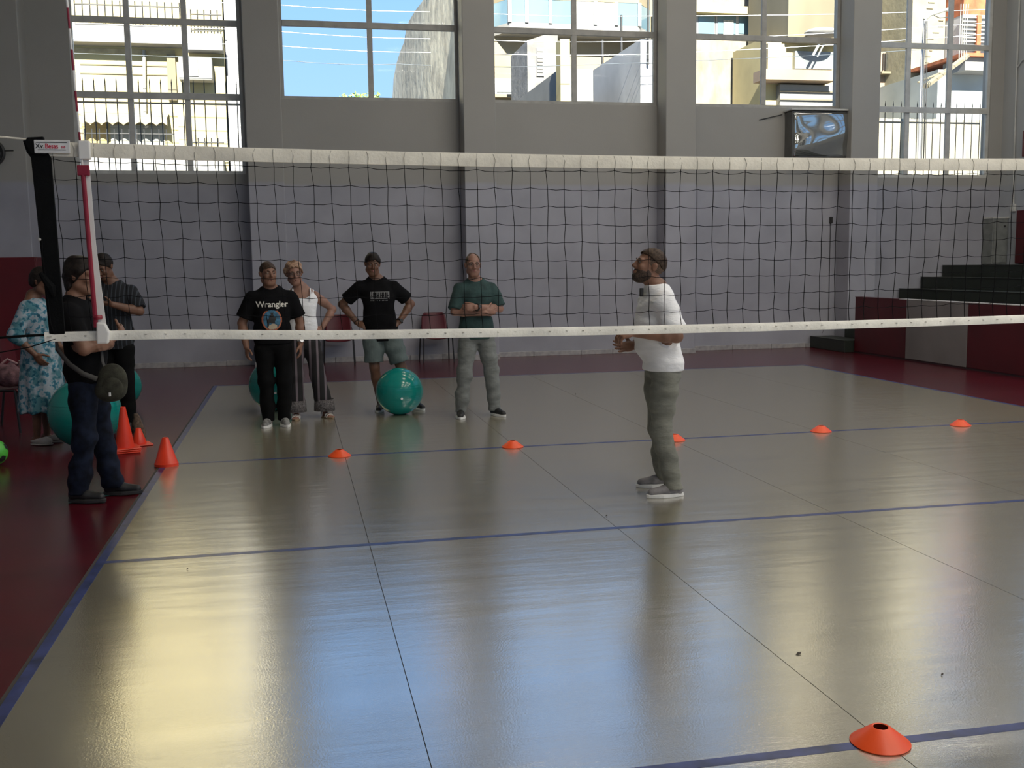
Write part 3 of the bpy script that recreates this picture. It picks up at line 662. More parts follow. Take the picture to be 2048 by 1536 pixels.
MB().box(-.015, .09, ys[-1]-5, ys[0]-5, 0, .03).build('plinth', mat('dark_plinth', (.03, .01, .012), rough=.6), br)
MB().box(-.022, .11, ys[-1]-5, 9.4-5, .985, .995).build('top_trim', mat('white_trim', (.55, .53, .51), rough=.5), br)
MB().box(-.022, .11, 9.4-5, ys[0]-5, .985, .992).build('top_trim', m_pred, br)
# pads on the right wall
for (ya, yb_, za, zb, nm, lab) in ((8.2, 11.50, 1.53, 2.53, 'wall_pad', 'red wall pad on the right wall above the top bleacher'), (8.0, 11.42, 3.52, 4.0, 'wall_banner', 'dull red panel high on the right wall under the window')):
    o = MB().box(XR-.09, XR-.002, ya, yb_, za, zb).build(nm, m_pred if za < 3 else mat('faded_red_panel', (.15, .035, .035), rough=.6), bevel=.01); tag(o, lab, 'panel')
MB().tube([(XR-.02, 11.75, 8.0), (XR-.02, 11.75, 5.2), (XR-.02, 11.72, 3.3), (XR-.02, 11.68, 2.6)], .014, 8).build('conduit', m_alu); tag(bpy.data.objects['conduit'], 'thin grey conduit running down the corner of the right wall', 'conduit')
o = bpy.data.objects['conduit']
MB().tube([(XR-.02, 11.76, 5.2), (XR-.02, 11.60, 5.32), (XR-.02, 11.25, 5.34)], .012, 8).build('branch', m_alu, o); MB().box(XR-.06, XR-.005, 11.62, 11.72, 2.52, 2.66).build('junction_box', m_alu, o, bevel=.008)
cb = empty('wall_cabinet', (14.52, 11.95, 1.513)); tag(cb, 'narrow grey metal cabinet on the top bleacher in the corner', 'cabinet')
mcb = mat('grey_cabinet_metal', (.20, .21, .20), rough=.5)
MB().box(-.17, .17, -.13, .16, .01, .90).build('body', mcb, cb, bevel=.006); d_ = MB().box(-.15, .13, -.145, -.128, .04, .84).build('door', mcb, cb, bevel=.004)
MB().box(.06, .10, -.16, -.144, .72, .75).build('lock', m_rail, d_); MB().box(-.18, .18, -.14, .165, .885, .91).build('top_cap', m_alu, cb)

# ================================================================== GLOSSY WALL BOX, SPEAKER, RED PADS AT LEFT
bxo = empty('wall_display_box', (10.78, YB, 3.52)); tag(bxo, 'wall-mounted box with a glossy bulging cover under the fourth window', 'wall box')
MB().box(-.64, .66, -.30, -.0, 0, .84).build('housing', mat('dark_housing', (.10, .10, .095), rough=.35), bxo, bevel=.02)
MB().box(-.67, .69, -.34, .0, .84, .875).build('lid', m_alu, bxo, bevel=.008)
MB().box(.60, .685, -.33, -.29, 0, .84).build('side_rail', mat('black_gloss', (.03, .032, .033), rough=.2), bxo)
cv = MB(); n = 24; vs = []
for j in range(n+1):
    for i in range(n+1):
        u, v = i/n, j/n; bul = .045*(math.sin(PI*u)*math.sin(PI*v))**.6 + .012*math.sin(6*u+3*v)+.01*math.sin(9*v-4*u)
        vs.append((-.62+1.2*u, -.305-bul, .01+.80*v))
cv.add(vs, [(j*(n+1)+i, j*(n+1)+i+1, (j+1)*(n+1)+i+1, (j+1)*(n+1)+i) for j in range(n) for i in range(n)])
co = cv.build('cover', mat('glossy_film', (.42, .43, .42), rough=.05, metal=.85, var=.05, scale=1.), bxo, smooth=True); co.modifiers.new('thick', 'SOLIDIFY').thickness = .006
MB().tube([(-.70, -.02, .80), (-1.15, -.01, .70)], .008, 6).build('cable', MATS['cable_black'], bxo)

sp = empty('round_speaker', (-3.36, YP-.02, 3.47)); tag(sp, 'round black speaker on the pillar at the far left', 'speaker')
k0 = MB().lathe([(.001, 0), (.20, 0), (.215, .02), (.215, .06), (.19, .075), (.18, .06), (.001, .035)], 28); k0.v = [(x, -z, y) for x, y, z in k0.v]
k0.build('rim', mat('speaker_black', (.02, .02, .021), rough=.5), sp, smooth=True)
k1 = MB().lathe([(.001, .075), (.10, .07), (.18, .045)], 24); k1.v = [(x, -z, y) for x, y, z in k1.v]; k1.build('grille', mat('speaker_grille', (.06, .06, .06), rough=.4, metal=.5), sp, smooth=True)
MB().tube([(0, -.05, .02), (.34, -.06, .03)], .01, 6).build('bracket_arm', MATS['cable_black'], sp)
m_padl = mat('red_pillar_pad', (.12, .0025, .008), rough=.5, var=.08, scale=1.5)
pd = empty('pillar_padding', (-3.3, YP, 0)); tag(pd, 'red padding wrapped around the base of the far left pillar', 'padding')
MB().box(-.52, .49, -.06, -.002, .12, 1.86).build('pad_front', m_padl, pd, bevel=.015); MB().box(.442, .50, -.0, .44, .12, 1.86).build('pad_side', m_padl, pd, bevel=.015)

# ================================================================== PROPS
m_or = mat('orange_cone_plastic', (.78, .045, .012), rough=.35, var=.04, spec=.5); m_or2 = mat('orange_disc_plastic', (.85, .085, .012), rough=.4, var=.03)
# flat disc cones
def disc(x, y, lab, rz=0.):
    d = MB().lathe([(.098, 0), (.100, .004), (.094, .009), (.036, .054), (.028, .058), (.024, .056), (.033, .050), (.090, .005), (.094, 0)], 36).build('disc_cone', m_or2, smooth=True, loc=(x, y, .0068)); tag(d, lab, 'cone', 'orange disc cones on the court lines')
disc(1.483, 2.98, 'orange disc cone on the far line, left of the others'); disc(3.024, 3.0, 'orange disc cone on the far line in front of the man in green'); disc(4.54, 2.93, 'orange disc cone half hidden behind the legs of the man in white')
disc(6.052, 3.0, 'orange disc cone on the far line, second from the right'); disc(7.52, 2.95, 'orange disc cone on the far line, rightmost'); disc(3.04, -3.0, 'large orange disc cone in the foreground on the near blue line')
# small training cone
c1 = empty('training_cone', (.047, 2.95, .006)); tag(c1, 'small orange cone on the court corner in front of the cone stack', 'cone')
MB().lathe([(.098, 0), (.098, .022), (.092, .026), (.028, .232), (.020, .238), (.014, .236), (.084, .02), (.09, 0)], 24).build('cone_body', m_or, c1, smooth=True)
# tall cones: a stack of three nested with square bases, another short pile beside
def tall(name, x, y, h, base, r0, z, lab, rz):
    c = empty(name, (x, y, z), rz); tag(c, lab, 'cone', 'stacked orange cones')
    MB().box(-base, base, -base, base, 0, .014).build('cone_base', m_or, c, bevel=.008)
    MB().lathe([(r0, .014), (r0*.97, .03), (.024, h-.004), (.018, h), (.012, h-.004), (r0*.85, .02)], 24).build('cone_body', m_or, c, smooth=True)
    return c
xs_, ys_ = -.405, 3.78
for k in range(3): tall('tall_cone', xs_, ys_, .38, .125, .085, .016*k, ['lowest cone base of the orange stack', 'middle cone of the orange stack', 'tall orange cone on top of the stack beside the teal ball'][k], R(12+3*k))
tall('tall_cone', -.335, 4.14, .16, .11, .07, 0, 'short orange cone behind the tall cone stack', R(20))
# mesh sack behind the cones
bg_ = MB(); bg_.lathe([(.001, 0), (.05, .01), (.062, .08), (.05, .17), (.03, .23), (.018, .26), (.001, .265)], 18)
random.seed(5); bg_.v = [(x*(1+.12*math.sin(9*z*6+x*40))-.12*z, y*(1+.1*math.sin(31*z)), z) for x, y, z in bg_.v]
m_sack = mat('brown_camo_cloth', (.16, .11, .075), rough=.9, scale=28, col2=(.03, .022, .018), var=.2)
s_ = bg_.build('drawstring_sack', m_sack, smooth=True, loc=(-.36, 4.42, 0)); tag(s_, 'small brown patterned sack standing behind the orange cones', 'sack')
# exercise balls
m_teal = mat('teal_ball_rubber', (.005, .225, .195), rough=.17, var=.03, scale=2, spec=.55)
def gym_ball(x, y, r, lab):
    g = empty('exercise_ball', (x, y, 0)); tag(g, lab, 'ball', 'teal exercise balls')
    MB().ball((0, 0, r), r, 48, 32).build('shell', m_teal, g, smooth=True)
    rib = MB()
    for k in range(-3, 4):
        a = k*.10; rr = r*math.cos(a)+.0012; z = r+r*math.sin(a); rib.tube([(rr*math.cos(t*PI/24), rr*math.sin(t*PI/24), z) for t in range(48)], .0016, 4, closed=True)
    o = rib.build('moulded_ribs', m_teal, g); o['kind'] = 'stuff'; o.rotation_euler = (0, 0, 0)
    pg = MB().lathe([(.001, .004), (.012, .004), (.014, 0)], 12); q = pg.build('plug', mat('plug_white', (.75, .78, .76), rough=.4), g); q.location = (0, -r*.98, r*.8); q.rotation_euler = (PI/2, 0, 0)
BL = [((800, 830), .262, 'teal exercise ball in front of the man with grey shorts'), ((175, 904), .324, 'large teal exercise ball behind the man with crossed arms and jeans'), ((240, 816), .262, 'teal exercise ball behind the man looking at his phone'), ((553, 822), .30, 'teal exercise ball behind the man in the lettered black shirt')]
for (px, py), r, lab in BL:
    p_ = atz(px, py, 0); d = Vector((p_.x-CAM[0], p_.y-CAM[1], 0)).normalized(); p_ = p_+d*(r*.10+(.24 if r > .31 else 0)); gym_ball(p_.x, p_.y, r, lab)
# green football at the left edge
fb = empty('football', (-1.40, 3.40, 0)); tag(fb, 'bright green and black football at the left edge', 'ball')
bm = bmesh.new(); bmesh.ops.create_icosphere(bm, subdivisions=1, radius=.11)
gold = [f.calc_center_median().normalized() for f in bm.faces]; vv = [v.co.normalized() for v in bm.verts[:12]]; bm.free()
MB().ball((0, 0, .11), .108, 32, 20).build('shell', mat('football_green', (.10, .55, .06), rough=.4), fb, smooth=True)
for v in vv:
    a = v.orthogonal().normalized(); b = v.cross(a); ring = [v*.1085+(a*math.cos(t*2*PI/5)+b*math.sin(t*2*PI/5))*.036 for t in range(5)]; c = v*.114
    P = [Vector(q).normalized()*.1105+Vector((0, 0, .11)) for q in ring]; P.append(v*.1125+Vector((0, 0, .11)))
    MB().add(P, [(i, (i+1) % 5, 5) for i in range(5)]).build('panel', mat('football_black', (.02, .022, .02), rough=.4), fb)
# litter on the court
for k, (px, py, s) in enumerate(((1597, 1308, .016), (1884, 1350, .008), (1213, 1032, .008), (375, 1139, .006), (1151, 788, .010))):
    p_ = atz(px, py, .007); l = MB().add([(-s, -s*.4, 0), (s*.2, -s*.7, .002), (s, s*.3, .006), (0, s*.6, .004), (-.2*s, 0, .009)], [(0, 1, 4), (1, 2, 4), (2, 3, 4), (3, 0, 4), (0, 3, 2, 1)]).build('dry_leaf', mat('dry_leaf_brown', (.07, .06, .05), rough=.9), loc=p_)
    l['label'] = ['curled dark leaf scrap on the beige mat near the front right', 'tiny leaf crumb right of the curled leaf scrap', 'tiny dark crumb just beyond the centre line', 'dark crumb near the left end of the centre line', 'pale crumb on the far mat right of the man in green'][k]; l['category'] = 'leaf'

# --- chairs: red moulded shells on black steel legs
m_cred = mat('red_chair_plastic', (.10, .002, .007), rough=.38, var=.05); m_leg = mat('black_steel', (.016, .016, .018), rough=.4)
def shell_sheet(fn, nu, nv, th):
    vs = [fn(i/nu, j/nv) for j in range(nv+1) for i in range(nu+1)]
    return MB().add(vs, [(j*(nu+1)+i, j*(nu+1)+i+1, (j+1)*(nu+1)+i+1, (j+1)*(nu+1)+i) for j in range(nv) for i in range(nu)])
def make_chair():
    c = empty('stacking_chair')
    def back(u, v): w = .22*(1-.10*v**2)*(1 if v < .8 else math.sqrt(max(.05, 1-((v-.8)/.32)**2))); return ((u*2-1)*w, .20+.055*v-.035*(1-(2*u-1)**2)*-1-.03, .50+.33*v)
    def seat(u, v): return ((u*2-1)*(.225-.02*abs(2*v-1)), -.22+.42*v, .445+.02*(2*u-1)**2-.022*math.sin(PI*v)-(.045*(1-v/.12)**2 if v < .12 else 0))
    for nm, fn in (('backrest', back), ('seat', seat)):
        o = shell_sheet(fn, 16, 14, .02).build(nm, m_cred, c, smooth=True); o.modifiers.new('thick', 'SOLIDIFY').thickness = .014
    for s in (-1, 1):
        MB().tube([(s*.262, -.24, 0), (s*.245, -.20, .435)], .0125, 10).build('leg', m_leg, c, smooth=True)
        MB().tube([(s*.262, .25, 0), (s*.245, .18, .435)], .0125, 10).build('leg', m_leg, c, smooth=True)
        MB().tube([(s*.245, -.20, .435), (s*.245, .18, .435), (s*.235, .215, .52), (s*.21, .235, .62)], .0125, 10).build('side_rail', m_leg, c, smooth=True)
    MB().tube([(-.245, -.12, .425), (.245, -.12, .425)], .011, 8).build('cross_bar', m_leg, c); MB().tube([(-.245, .14, .425), (.245, .14, .425)], .011, 8).build('cross_bar', m_leg, c)
    return c
ch0 = make_chair()
def place(o, x, y, rz, lab): o.location = (x, y, 0); o.rotation_euler = (0, 0, rz); tag(o, lab, 'chair', 'red stacking chairs'); return o
place(ch0, 1.86, 11.75, R(-4), 'red chair with black legs at the wall beside the woman in white')
place(copy_tree(ch0), 3.52, 11.72, R(2), 'red chair with black legs at the wall left of the man in green')
ch3 = place(copy_tree(ch0), -1.80, 5.55, R(75), 'red chair at the left edge holding a pink bag')
ch4 = place(copy_tree(ch0), -2.15, 7.75, R(80), 'red chair farther back at the left with a paper cup on it')
# pink bag and paper cup
pb = MB(); pb.ball((0, 0, .12), (.21, .16, .13), 28, 18); pb.v = [(x*(1+.10*math.sin(17*z+9*y)), y*(1+.10*math.sin(13*x)), max(.002, z*(1-.35*max(0, x/.2))+.012*math.sin(40*x+25*y))) for x, y, z in pb.v]
o = pb.build('pink_bag', mat('pink_cloth', (.24, .125, .135), rough=.9, var=.2, scale=20, bump=.5, bscale=25), smooth=True, loc=(-1.76, 5.50, .452)); tag(o, 'crumpled pink cloth bag lying on the left chair', 'bag')
MB().tube([(-.08, -.02, .235), (-.02, 0, .29), (.07, .02, .235)], .012, 8).build('handle', mat('pink_strap', (.45, .28, .28), rough=.8), o)
MB().box(.15, .30, -.05, .02, .0, .02).build('sleeve_end', mat('pale_cloth', (.6, .56, .54), rough=.9), o, bevel=.006)
cu = MB().lathe([(.001, .002), (.026, 0), (.037, .092), (.039, .094), (.036, .094), (.025, .006), (.001, .005)], 20).build('paper_cup', mat('paper_white', (.55, .50, .47), rough=.7, var=.1, scale=20), smooth=True, loc=(-2.18, 7.72, .452)); tag(cu, 'white paper cup standing on the back left chair seat', 'cup')
# ================================================================== PEOPLE
# bodies and clothes are smooth blended solids, meshed with surface nets
def _smin(a, b, k):
    h = np.clip(.5+.5*(b-a)/k, 0, 1); return b+(a-b)*h-k*h*(1-h)
class Solid:
    def __init__(s, k=.02): s.p = []; s.k = k; s.cuts = []; s.disp = None
    def cone(s, a, b, ra, rb, k=None, flat=None):
        a = np.array(a, float); b = np.array(b, float); m = max(ra, rb)
        def f(X, Y, Z):
            ba = b-a; L = ba@ba+1e-12; t = np.clip(((X-a[0])*ba[0]+(Y-a[1])*ba[1]+(Z-a[2])*ba[2])/L, 0, 1)
            dx, dy, dz = X-a[0]-t*ba[0], Y-a[1]-t*ba[1], Z-a[2]-t*ba[2]
            if flat is not None:
                n, q = flat; c = dx*n[0]+dy*n[1]+dz*n[2]; g = (1/q-1)*c; dx, dy, dz = dx+g*n[0], dy+g*n[1], dz+g*n[2]
            return np.sqrt(dx*dx+dy*dy+dz*dz)-(ra+(rb-ra)*t)
        s.p.append((f, np.minimum(a, b)-m, np.maximum(a, b)+m, k or s.k, 0)); return s
    def chain(s, pts, rs, k=None):
        for i in range(len(pts)-1): s.cone(pts[i], pts[i+1], rs[i], rs[i+1], k)
        return s
    def ell(s, c, r, Rm=None, k=None, sub=0):
        c = np.array(c, float); r = np.array(r, float); m = r.max()
        def f(X, Y, Z):
            x, y, z = X-c[0], Y-c[1], Z-c[2]
            if Rm is not None: x, y, z = (Rm[0, 0]*x+Rm[1, 0]*y+Rm[2, 0]*z, Rm[0, 1]*x+Rm[1, 1]*y+Rm[2, 1]*z, Rm[0, 2]*x+Rm[1, 2]*y+Rm[2, 2]*z)
            k0 = np.sqrt((x/r[0])**2+(y/r[1])**2+(z/r[2])**2); k1 = np.sqrt((x/r[0]**2)**2+(y/r[1]**2)**2+(z/r[2]**2)**2)+1e-6
            return k0*(k0-1)/k1
        s.p.append((f, c-m, c+m, k or s.k, sub)); return s
    def loft(s, sl, e=2.3, k=None):                    # sl: rows of z, cx, cy, rx, ry
        a = np.array(sorted(sl), float)
        def f(X, Y, Z):
            z = np.clip(Z, a[0, 0], a[-1, 0]); g = lambda j: np.interp(z, a[:, 0], a[:, j])
            cx, cy, rx, ry = g(1), g(2), g(3), g(4)
            d = ((np.abs((X-cx)/rx)**e+np.abs((Y-cy)/ry)**e)**(1/e)-1)*np.minimum(rx, ry)
            return np.maximum(d, np.maximum(a[0, 0]-Z, Z-a[-1, 0]))
        lo = np.array([(a[:, 1]-a[:, 3]).min(), (a[:, 2]-a[:, 4]).min(), a[0, 0]]); hi = np.array([(a[:, 1]+a[:, 3]).max(), (a[:, 2]+a[:, 4]).max(), a[-1, 0]])
        s.p.append((f, lo, hi, k or s.k, 0)); return s
    def keep(s, f): s.cuts.append(f); return s         # keep where f <= 0
    def plane(s, p, n):                                # remove the side the normal points to
        p = np.array(p, float); n = np.array(n, float); n = n/np.linalg.norm(n)
        return s.keep(lambda X, Y, Z: (X-p[0])*n[0]+(Y-p[1])*n[1]+(Z-p[2])*n[2])
    def mesh(s, name, m, parent, h=.007):
        pos = [q for q in s.p if q[4] == 0]
        lo = np.min([q[1] for q in pos], 0)-4*h; hi = np.max([q[2] for q in pos], 0)+4*h
        n = np.ceil((hi-lo)/h).astype(int)+1; ax = [(lo[i]+h*np.arange(n[i])).astype(np.float32) for i in range(3)]
        D = np.full(n, .2, np.float32)
        for f, l, u, k, op in s.p:
            pad = k+3*h; i0 = np.clip(np.floor((l-pad-lo)/h).astype(int), 0, n-1); i1 = np.clip(np.ceil((u+pad-lo)/h).astype(int)+1, 1, n)
            if np.any(i1 <= i0): continue
            sl = tuple(slice(i0[i], i1[i]) for i in range(3))
            X, Y, Z = ax[0][sl[0]][:, None, None], ax[1][sl[1]][None, :, None], ax[2][sl[2]][None, None, :]
            v = f(X, Y, Z).astype(np.float32)
            D[sl] = _smin(D[sl], v, k) if op == 0 else -_smin(-D[sl], v, k)
        X, Y, Z = ax[0][:, None, None], ax[1][None, :, None], ax[2][None, None, :]
        if s.disp is not None: D = D+s.disp(X, Y, Z).astype(np.float32)
        for c in s.cuts: D = np.maximum(D, c(X, Y, Z).astype(np.float32))
        V, F = surface_nets(D, lo, h)
        me = bpy.data.meshes.new(name); me.vertices.add(len(V)); me.vertices.foreach_set('co', V.astype(np.float32).ravel())
        me.loops.add(F.size); me.loops.foreach_set('vertex_index', F.astype(np.int32).ravel())
        me.polygons.add(len(F)); me.polygons.foreach_set('loop_start', np.arange(0, F.size, 4, dtype=np.int32)); me.polygons.foreach_set('loop_total', np.full(len(F), 4, np.int32))
        me.polygons.foreach_set('use_smooth', np.ones(len(F), bool)); me.update(calc_edges=True); me.validate()
        o = bpy.data.objects.new(name, me); COL.objects.link(o); o.parent = parent; me.materials.append(m); return o
def surface_nets(D, lo, h):
    S = D < 0; n = np.array(D.shape)
    c = sum(S[i:n[0]-1+i, j:n[1]-1+j, k:n[2]-1+k].astype(np.int8) for i in (0, 1) for j in (0, 1) for k in (0, 1))
    I, J, K = np.nonzero((c > 0) & (c < 8)); N = len(I); idx = np.full(n-1, -1, np.int32); idx[I, J, K] = np.arange(N)
    acc = np.zeros((N, 3)); cnt = np.zeros(N)
    for axis in range(3):
        for u in (0, 1):
            for w in (0, 1):
                o0 = [0, 0, 0]; oth = [q for q in range(3) if q != axis]; o0[oth[0]] = u; o0[oth[1]] = w; o1 = list(o0); o1[axis] = 1
                d0 = D[I+o0[0], J+o0[1], K+o0[2]]; d1 = D[I+o1[0], J+o1[1], K+o1[2]]; x = (d0 < 0) != (d1 < 0)
                t = np.where(x, d0/np.where(x, d0-d1, 1), 0); P = np.zeros((N, 3)); P[:, oth[0]] = u; P[:, oth[1]] = w; P[:, axis] = t
                acc += P*x[:, None]; cnt += x
    V = (np.stack([I, J, K], 1)+acc/cnt[:, None])*h+lo; F = []
    for axis in range(3):
        a, b = [(1, 2), (2, 0), (0, 1)][axis]
        s0 = [slice(None)]*3; s1 = [slice(None)]*3; s0[axis] = slice(0, n[axis]-1); s1[axis] = slice(1, n[axis])
        A, B = S[tuple(s0)], S[tuple(s1)]; e = np.stack(np.nonzero(A != B), 1); ok = (e[:, a] > 0) & (e[:, b] > 0) & (e[:, a] < n[a]-1) & (e[:, b] < n[b]-1); e = e[ok]
        sg = A[e[:, 0], e[:, 1], e[:, 2]]; q = []
        for da, db in ((1, 1), (0, 1), (0, 0), (1, 0)):
            g = e.copy(); g[:, a] -= da; g[:, b] -= db; q.append(idx[g[:, 0], g[:, 1], g[:, 2]])
        q = np.stack(q, 1); q[~sg] = q[~sg][:, ::-1]; F.append(q)
    return V, np.concatenate(F)
def rotm(yaw, pitch, roll):
    cz, sz, cx, sx, cy, sy = math.cos(yaw), math.sin(yaw), math.cos(pitch), math.sin(pitch), math.cos(roll), math.sin(roll)
    return np.array([[cz, -sz, 0], [sz, cz, 0], [0, 0, 1]])@np.array([[1, 0, 0], [0, cx, -sx], [0, sx, cx]])@np.array([[cy, 0, sy], [0, 1, 0], [-sy, 0, cy]])
def wr(amp, fx=(9, 7, 16), ph=0.):                      # soft cloth folds
    def f(X, Y, Z): return amp*(np.sin(fx[2]*Z+fx[0]*X*1.3+ph)*np.sin(fx[0]*X+4*Y+ph*2)+.6*np.sin(fx[2]*1.9*Z-fx[0]*1.7*X+fx[1]*Y+ph*3)+.4*np.sin(2.3*fx[2]*Z+11*Y+ph))
    return f
m_skin = [mat('skin_tan', (.215, .105, .064), rough=.55, var=.07, scale=14), mat('skin_fair', (.27, .14, .098), rough=.5, var=.07, scale=14), mat('skin_brown', (.155, .073, .042), rough=.5, var=.07, scale=14)]
m_eye = mat('eye_white', (.20, .17, .15), rough=.25, var=.02); m_iris = mat('iris_dark', (.03, .02, .015), rough=.2, var=0)
m_lip = mat('lips', (.27, .10, .085), rough=.5)
def U(v): v = np.array(v, float); return v/np.linalg.norm(v)

def hand(S, w, d, n, t, curl=(.25, .3, .2), spread=.06, sc=1., thumb=.5):
    """palm and five fingers: d along the fingers, n out of the palm, t to the thumb side"""
    w = np.array(w, float); d = U(d); n = np.array(n, float); n = U(n-d*(n@d)); t0 = np.cross(d, n); t = t0 if t0@np.array(t, float) > 0 else -t0
    Rm = np.stack([d, t, n], 1)
    S.ell(w+d*.047*sc, (.054*sc, .041*sc, .0165*sc), Rm, k=.012)
    S.ell(w+d*.03*sc+t*.02*sc+n*.006, (.032*sc, .02*sc, .016*sc), Rm, k=.012)
    for i, (o, L) in enumerate(((.030, .070), (.0105, .079), (-.0095, .073), (-.028, .057))):
        p = w+d*(.086-.006*(i == 3)-.003*(i == 0))*sc+t*o*sc; a = 0.; sp = spread*(1.2-i*.8)
        base = U(d+t*sp)
        pts = [p-base*.02*sc]; 
        for j, fr in enumerate((.45, .30, .25)):
            a += curl[j]*(1+.12*i); v = base*math.cos(a)+n*math.sin(a); p = p+v*L*fr*sc; pts.append(p)
        pts.insert(1, w+d*(.086-.006*(i == 3)-.003*(i == 0))*sc+t*o*sc)
        S.chain(pts, [.0088*sc, .0092*sc, .0088*sc, .0082*sc, .0068*sc], k=.005)
    p = w+d*.02*sc+t*.030*sc; v = U(d*.55+t*(.85)*(.4+thumb)+n*.35); q = p+v*.042*sc; v2 = U(v+d*.6); r = q+v2*.032*sc; v3 = U(v2+d*.5+n*.2); e = r+v3*.024*sc
    S.chain([p, q, r, e], [.0145*sc, .0115*sc, .0100*sc, .0078*sc], k=.007)

def person(c):
    """c: pose and dress. Local frame: faces -Y, own left is +X, feet on z = 0"""
    H = c['H']; s = H/1.75; w = c.get('w', 1.); belly = c.get('belly', 0.); lean = c.get('lean', 0.); px = c.get('pelvis', (0, 0)); h = c.get('h', .0068)
    fem = c.get('fem', False); skin = m_skin[c.get('skin', 0)]
    root = empty('person', (c['x'], c['y'], c.get('z', .006)), R(c['rz'])); tag(root, c['label'], 'person', 'people listening in the hall')
    def cy(z): return px[1]-lean*(z-.95*s)
    def cx(z): return px[0]*max(0., 1-max(0, z-.95*s)/(.5*s))+c.get('shx', 0.)*max(0., min(1., (z-.95*s)/(.45*s)))
    sh = .178*w*s*(.90 if fem else 1.); shz = 1.425*s
    base = [(.835, .135, .095, 0), (.87, .150, .105, 0), (.95, .168, .112, .008), (1.04, .155+.01*belly, .100+.028*belly, -.02*belly), (1.15, .148+.01*belly, .100+.035*belly, -.03*belly), (1.27, .166, .110+.01*belly, -.008), (1.34, .176, .108, .004), (1.385, .168, .094, .010), (1.425, .128, .076, .014), (1.46, .085, .062, .016), (1.50, .058, .052, .016)]
    def torso(off, z0=None, z1=None, offh=None):
        out = []
        for z, rx, ry, dy in base:
            zz = z*s; g = off if offh is None else off+(offh-off)*max(0, min(1, (1.2-z)/.3))
            out.append((zz, cx(zz), cy(zz)+dy*s, rx*w*s+g, ry*s*(.94 if fem else 1.)+g))
        a = np.array(out)
        if z0 is not None:
            r0 = [np.interp(z0, a[:, 0], a[:, j]) for j in range(5)]; r0[0] = z0; out = [tuple(r0)]+[q for q in out if q[0] > z0+.005]
        if z1 is not None:
            a = np.array(out); r1 = [np.interp(z1, a[:, 0], a[:, j]) for j in range(5)]; r1[0] = z1; out = [q for q in out if q[0] < z1-.005]+[tuple(r1)]
        return out
    SH = [np.array((cx(shz)+e*sh, cy(shz)+.008+c.get('shy', (0, 0))[i], shz-.052*s)) for i, e in enumerate((1, -1))]     # left, right
    HP = [np.array((px[0]+e*.088*s*w, px[1], .90*s)) for e in (1, -1)]
    hc = np.array((cx(1.62*s)+c['head'].get('dx', 0), cy(1.62*s)+c['head'].get('dy', -.01), (H-.122)+c['head'].get('dz', 0)))
    HR = rotm(R(c['head'].get('yaw', 0)), R(c['head'].get('pitch', 0)), R(c['head'].get('roll', 0)))
    def hp(x, y, z): return hc+HR@np.array((x, y, z), float)
    # ---------------- skin
    B = Solid(.022); B.loft(torso(-.006), k=.03)
    B.cone((cx(1.46*s), cy(1.46*s)+.018, 1.44*s), hp(0, .018, -.055), .060 if not fem else .052, .056 if not fem else .047, k=.03)
    B.cone((cx(1.46*s)-.10*w, cy(1.46*s)+.02, 1.415*s), (cx(1.46*s), cy(1.46*s)+.03, 1.49*s), .035, .035, k=.04); B.cone((cx(1.46*s)+.10*w, cy(1.46*s)+.02, 1.415*s), (cx(1.46*s), cy(1.46*s)+.03, 1.49*s), .035, .035, k=.04)
    am = c.get('arm', 1.)*s
    for i, e in enumerate((1, -1)):
        A = c['arms'][i]; E = np.array(A['e'], float); Wp = np.array(A['w'], float); fo = E+(Wp-E)*.28
        B.chain([SH[i], SH[i]+(E-SH[i])*.45, E], [.056*am, .050*am, .040*am], k=.03); B.chain([E, fo, Wp], [.040*am, .044*am, .0285*am], k=.02)
        hand(B, Wp, A['hd'], A['hn'], A['ht'], A.get('curl', (.25, .3, .2)), A.get('spread', .05), A.get('sc', 1.)*s, A.get('thumb', .5))
        L = c['legs'][i]; kn = np.array(L['k'], float); an = np.array(L['a'], float); td = U((*L['t'], 0))
        calf = kn+(an-kn)*.30+np.array((0, .012, 0)); lg = c.get('leg', 1.)*s
        B.chain([HP[i], HP[i]+(kn-HP[i])*.5, kn], [.085*lg, .074*lg, .056*lg], k=.03); B.chain([kn, calf, an], [.054*lg, .056*lg, .036*lg], k=.02)
        B.cone(an+td*-.03+np.array((0, 0, -.045)), an+td*.11+np.array((0, 0, -.062)), .030, .022, k=.02)
        if c.get('barefoot'):
            sd = np.array((-td[1], td[0], 0))
            for q in range(5): b0 = an+td*(.125-.006*q*q*.4)+sd*e*(-.032+.016*q)*-1+np.array((0, 0, -.068)); B.cone(b0, b0+td*.035, .0105-.0007*q, .009-.0007*q, k=.006)
    f = c.get('face', 1.)
    B.ell(hp(0, .014, .032), (.074, .096, .090), HR, k=.02); B.ell(hp(0, -.022, -.030), (.060*f, .070, .088), HR, k=.03); B.ell(hp(0, -.052, -.092), (.032*f, .030, .024), HR, k=.03)
    B.cone(hp(-.05*f, .0, -.065), hp(-.02, -.055, -.095), .022, .020, k=.03); B.cone(hp(.05*f, .0, -.065), hp(.02, -.055, -.095), .022, .020, k=.03)
    B.cone(hp(-.044, -.076, .024), hp(.044, -.076, .024), .012, .012, k=.018); B.ell(hp(-.042, -.066, -.022), (.020, .020, .018), HR, k=.02); B.ell(hp(.042, -.066, -.022), (.020, .020, .018), HR, k=.02)
    for e in (1, -1): B.ell(hp(e*.031, -.100, .008), (.017, .0145, .0085), HR, k=.010, sub=1)
    B.cone(hp(0, -.088, .014), hp(0, -.110, -.024), .0095, .0125, k=.012); B.cone(hp(-.012, -.094, -.030), hp(.012, -.094, -.030), .0085, .0085, k=.010)
    B.cone(hp(-.018, -.082, -.062), hp(.018, -.082, -.062), .010, .010, k=.012)
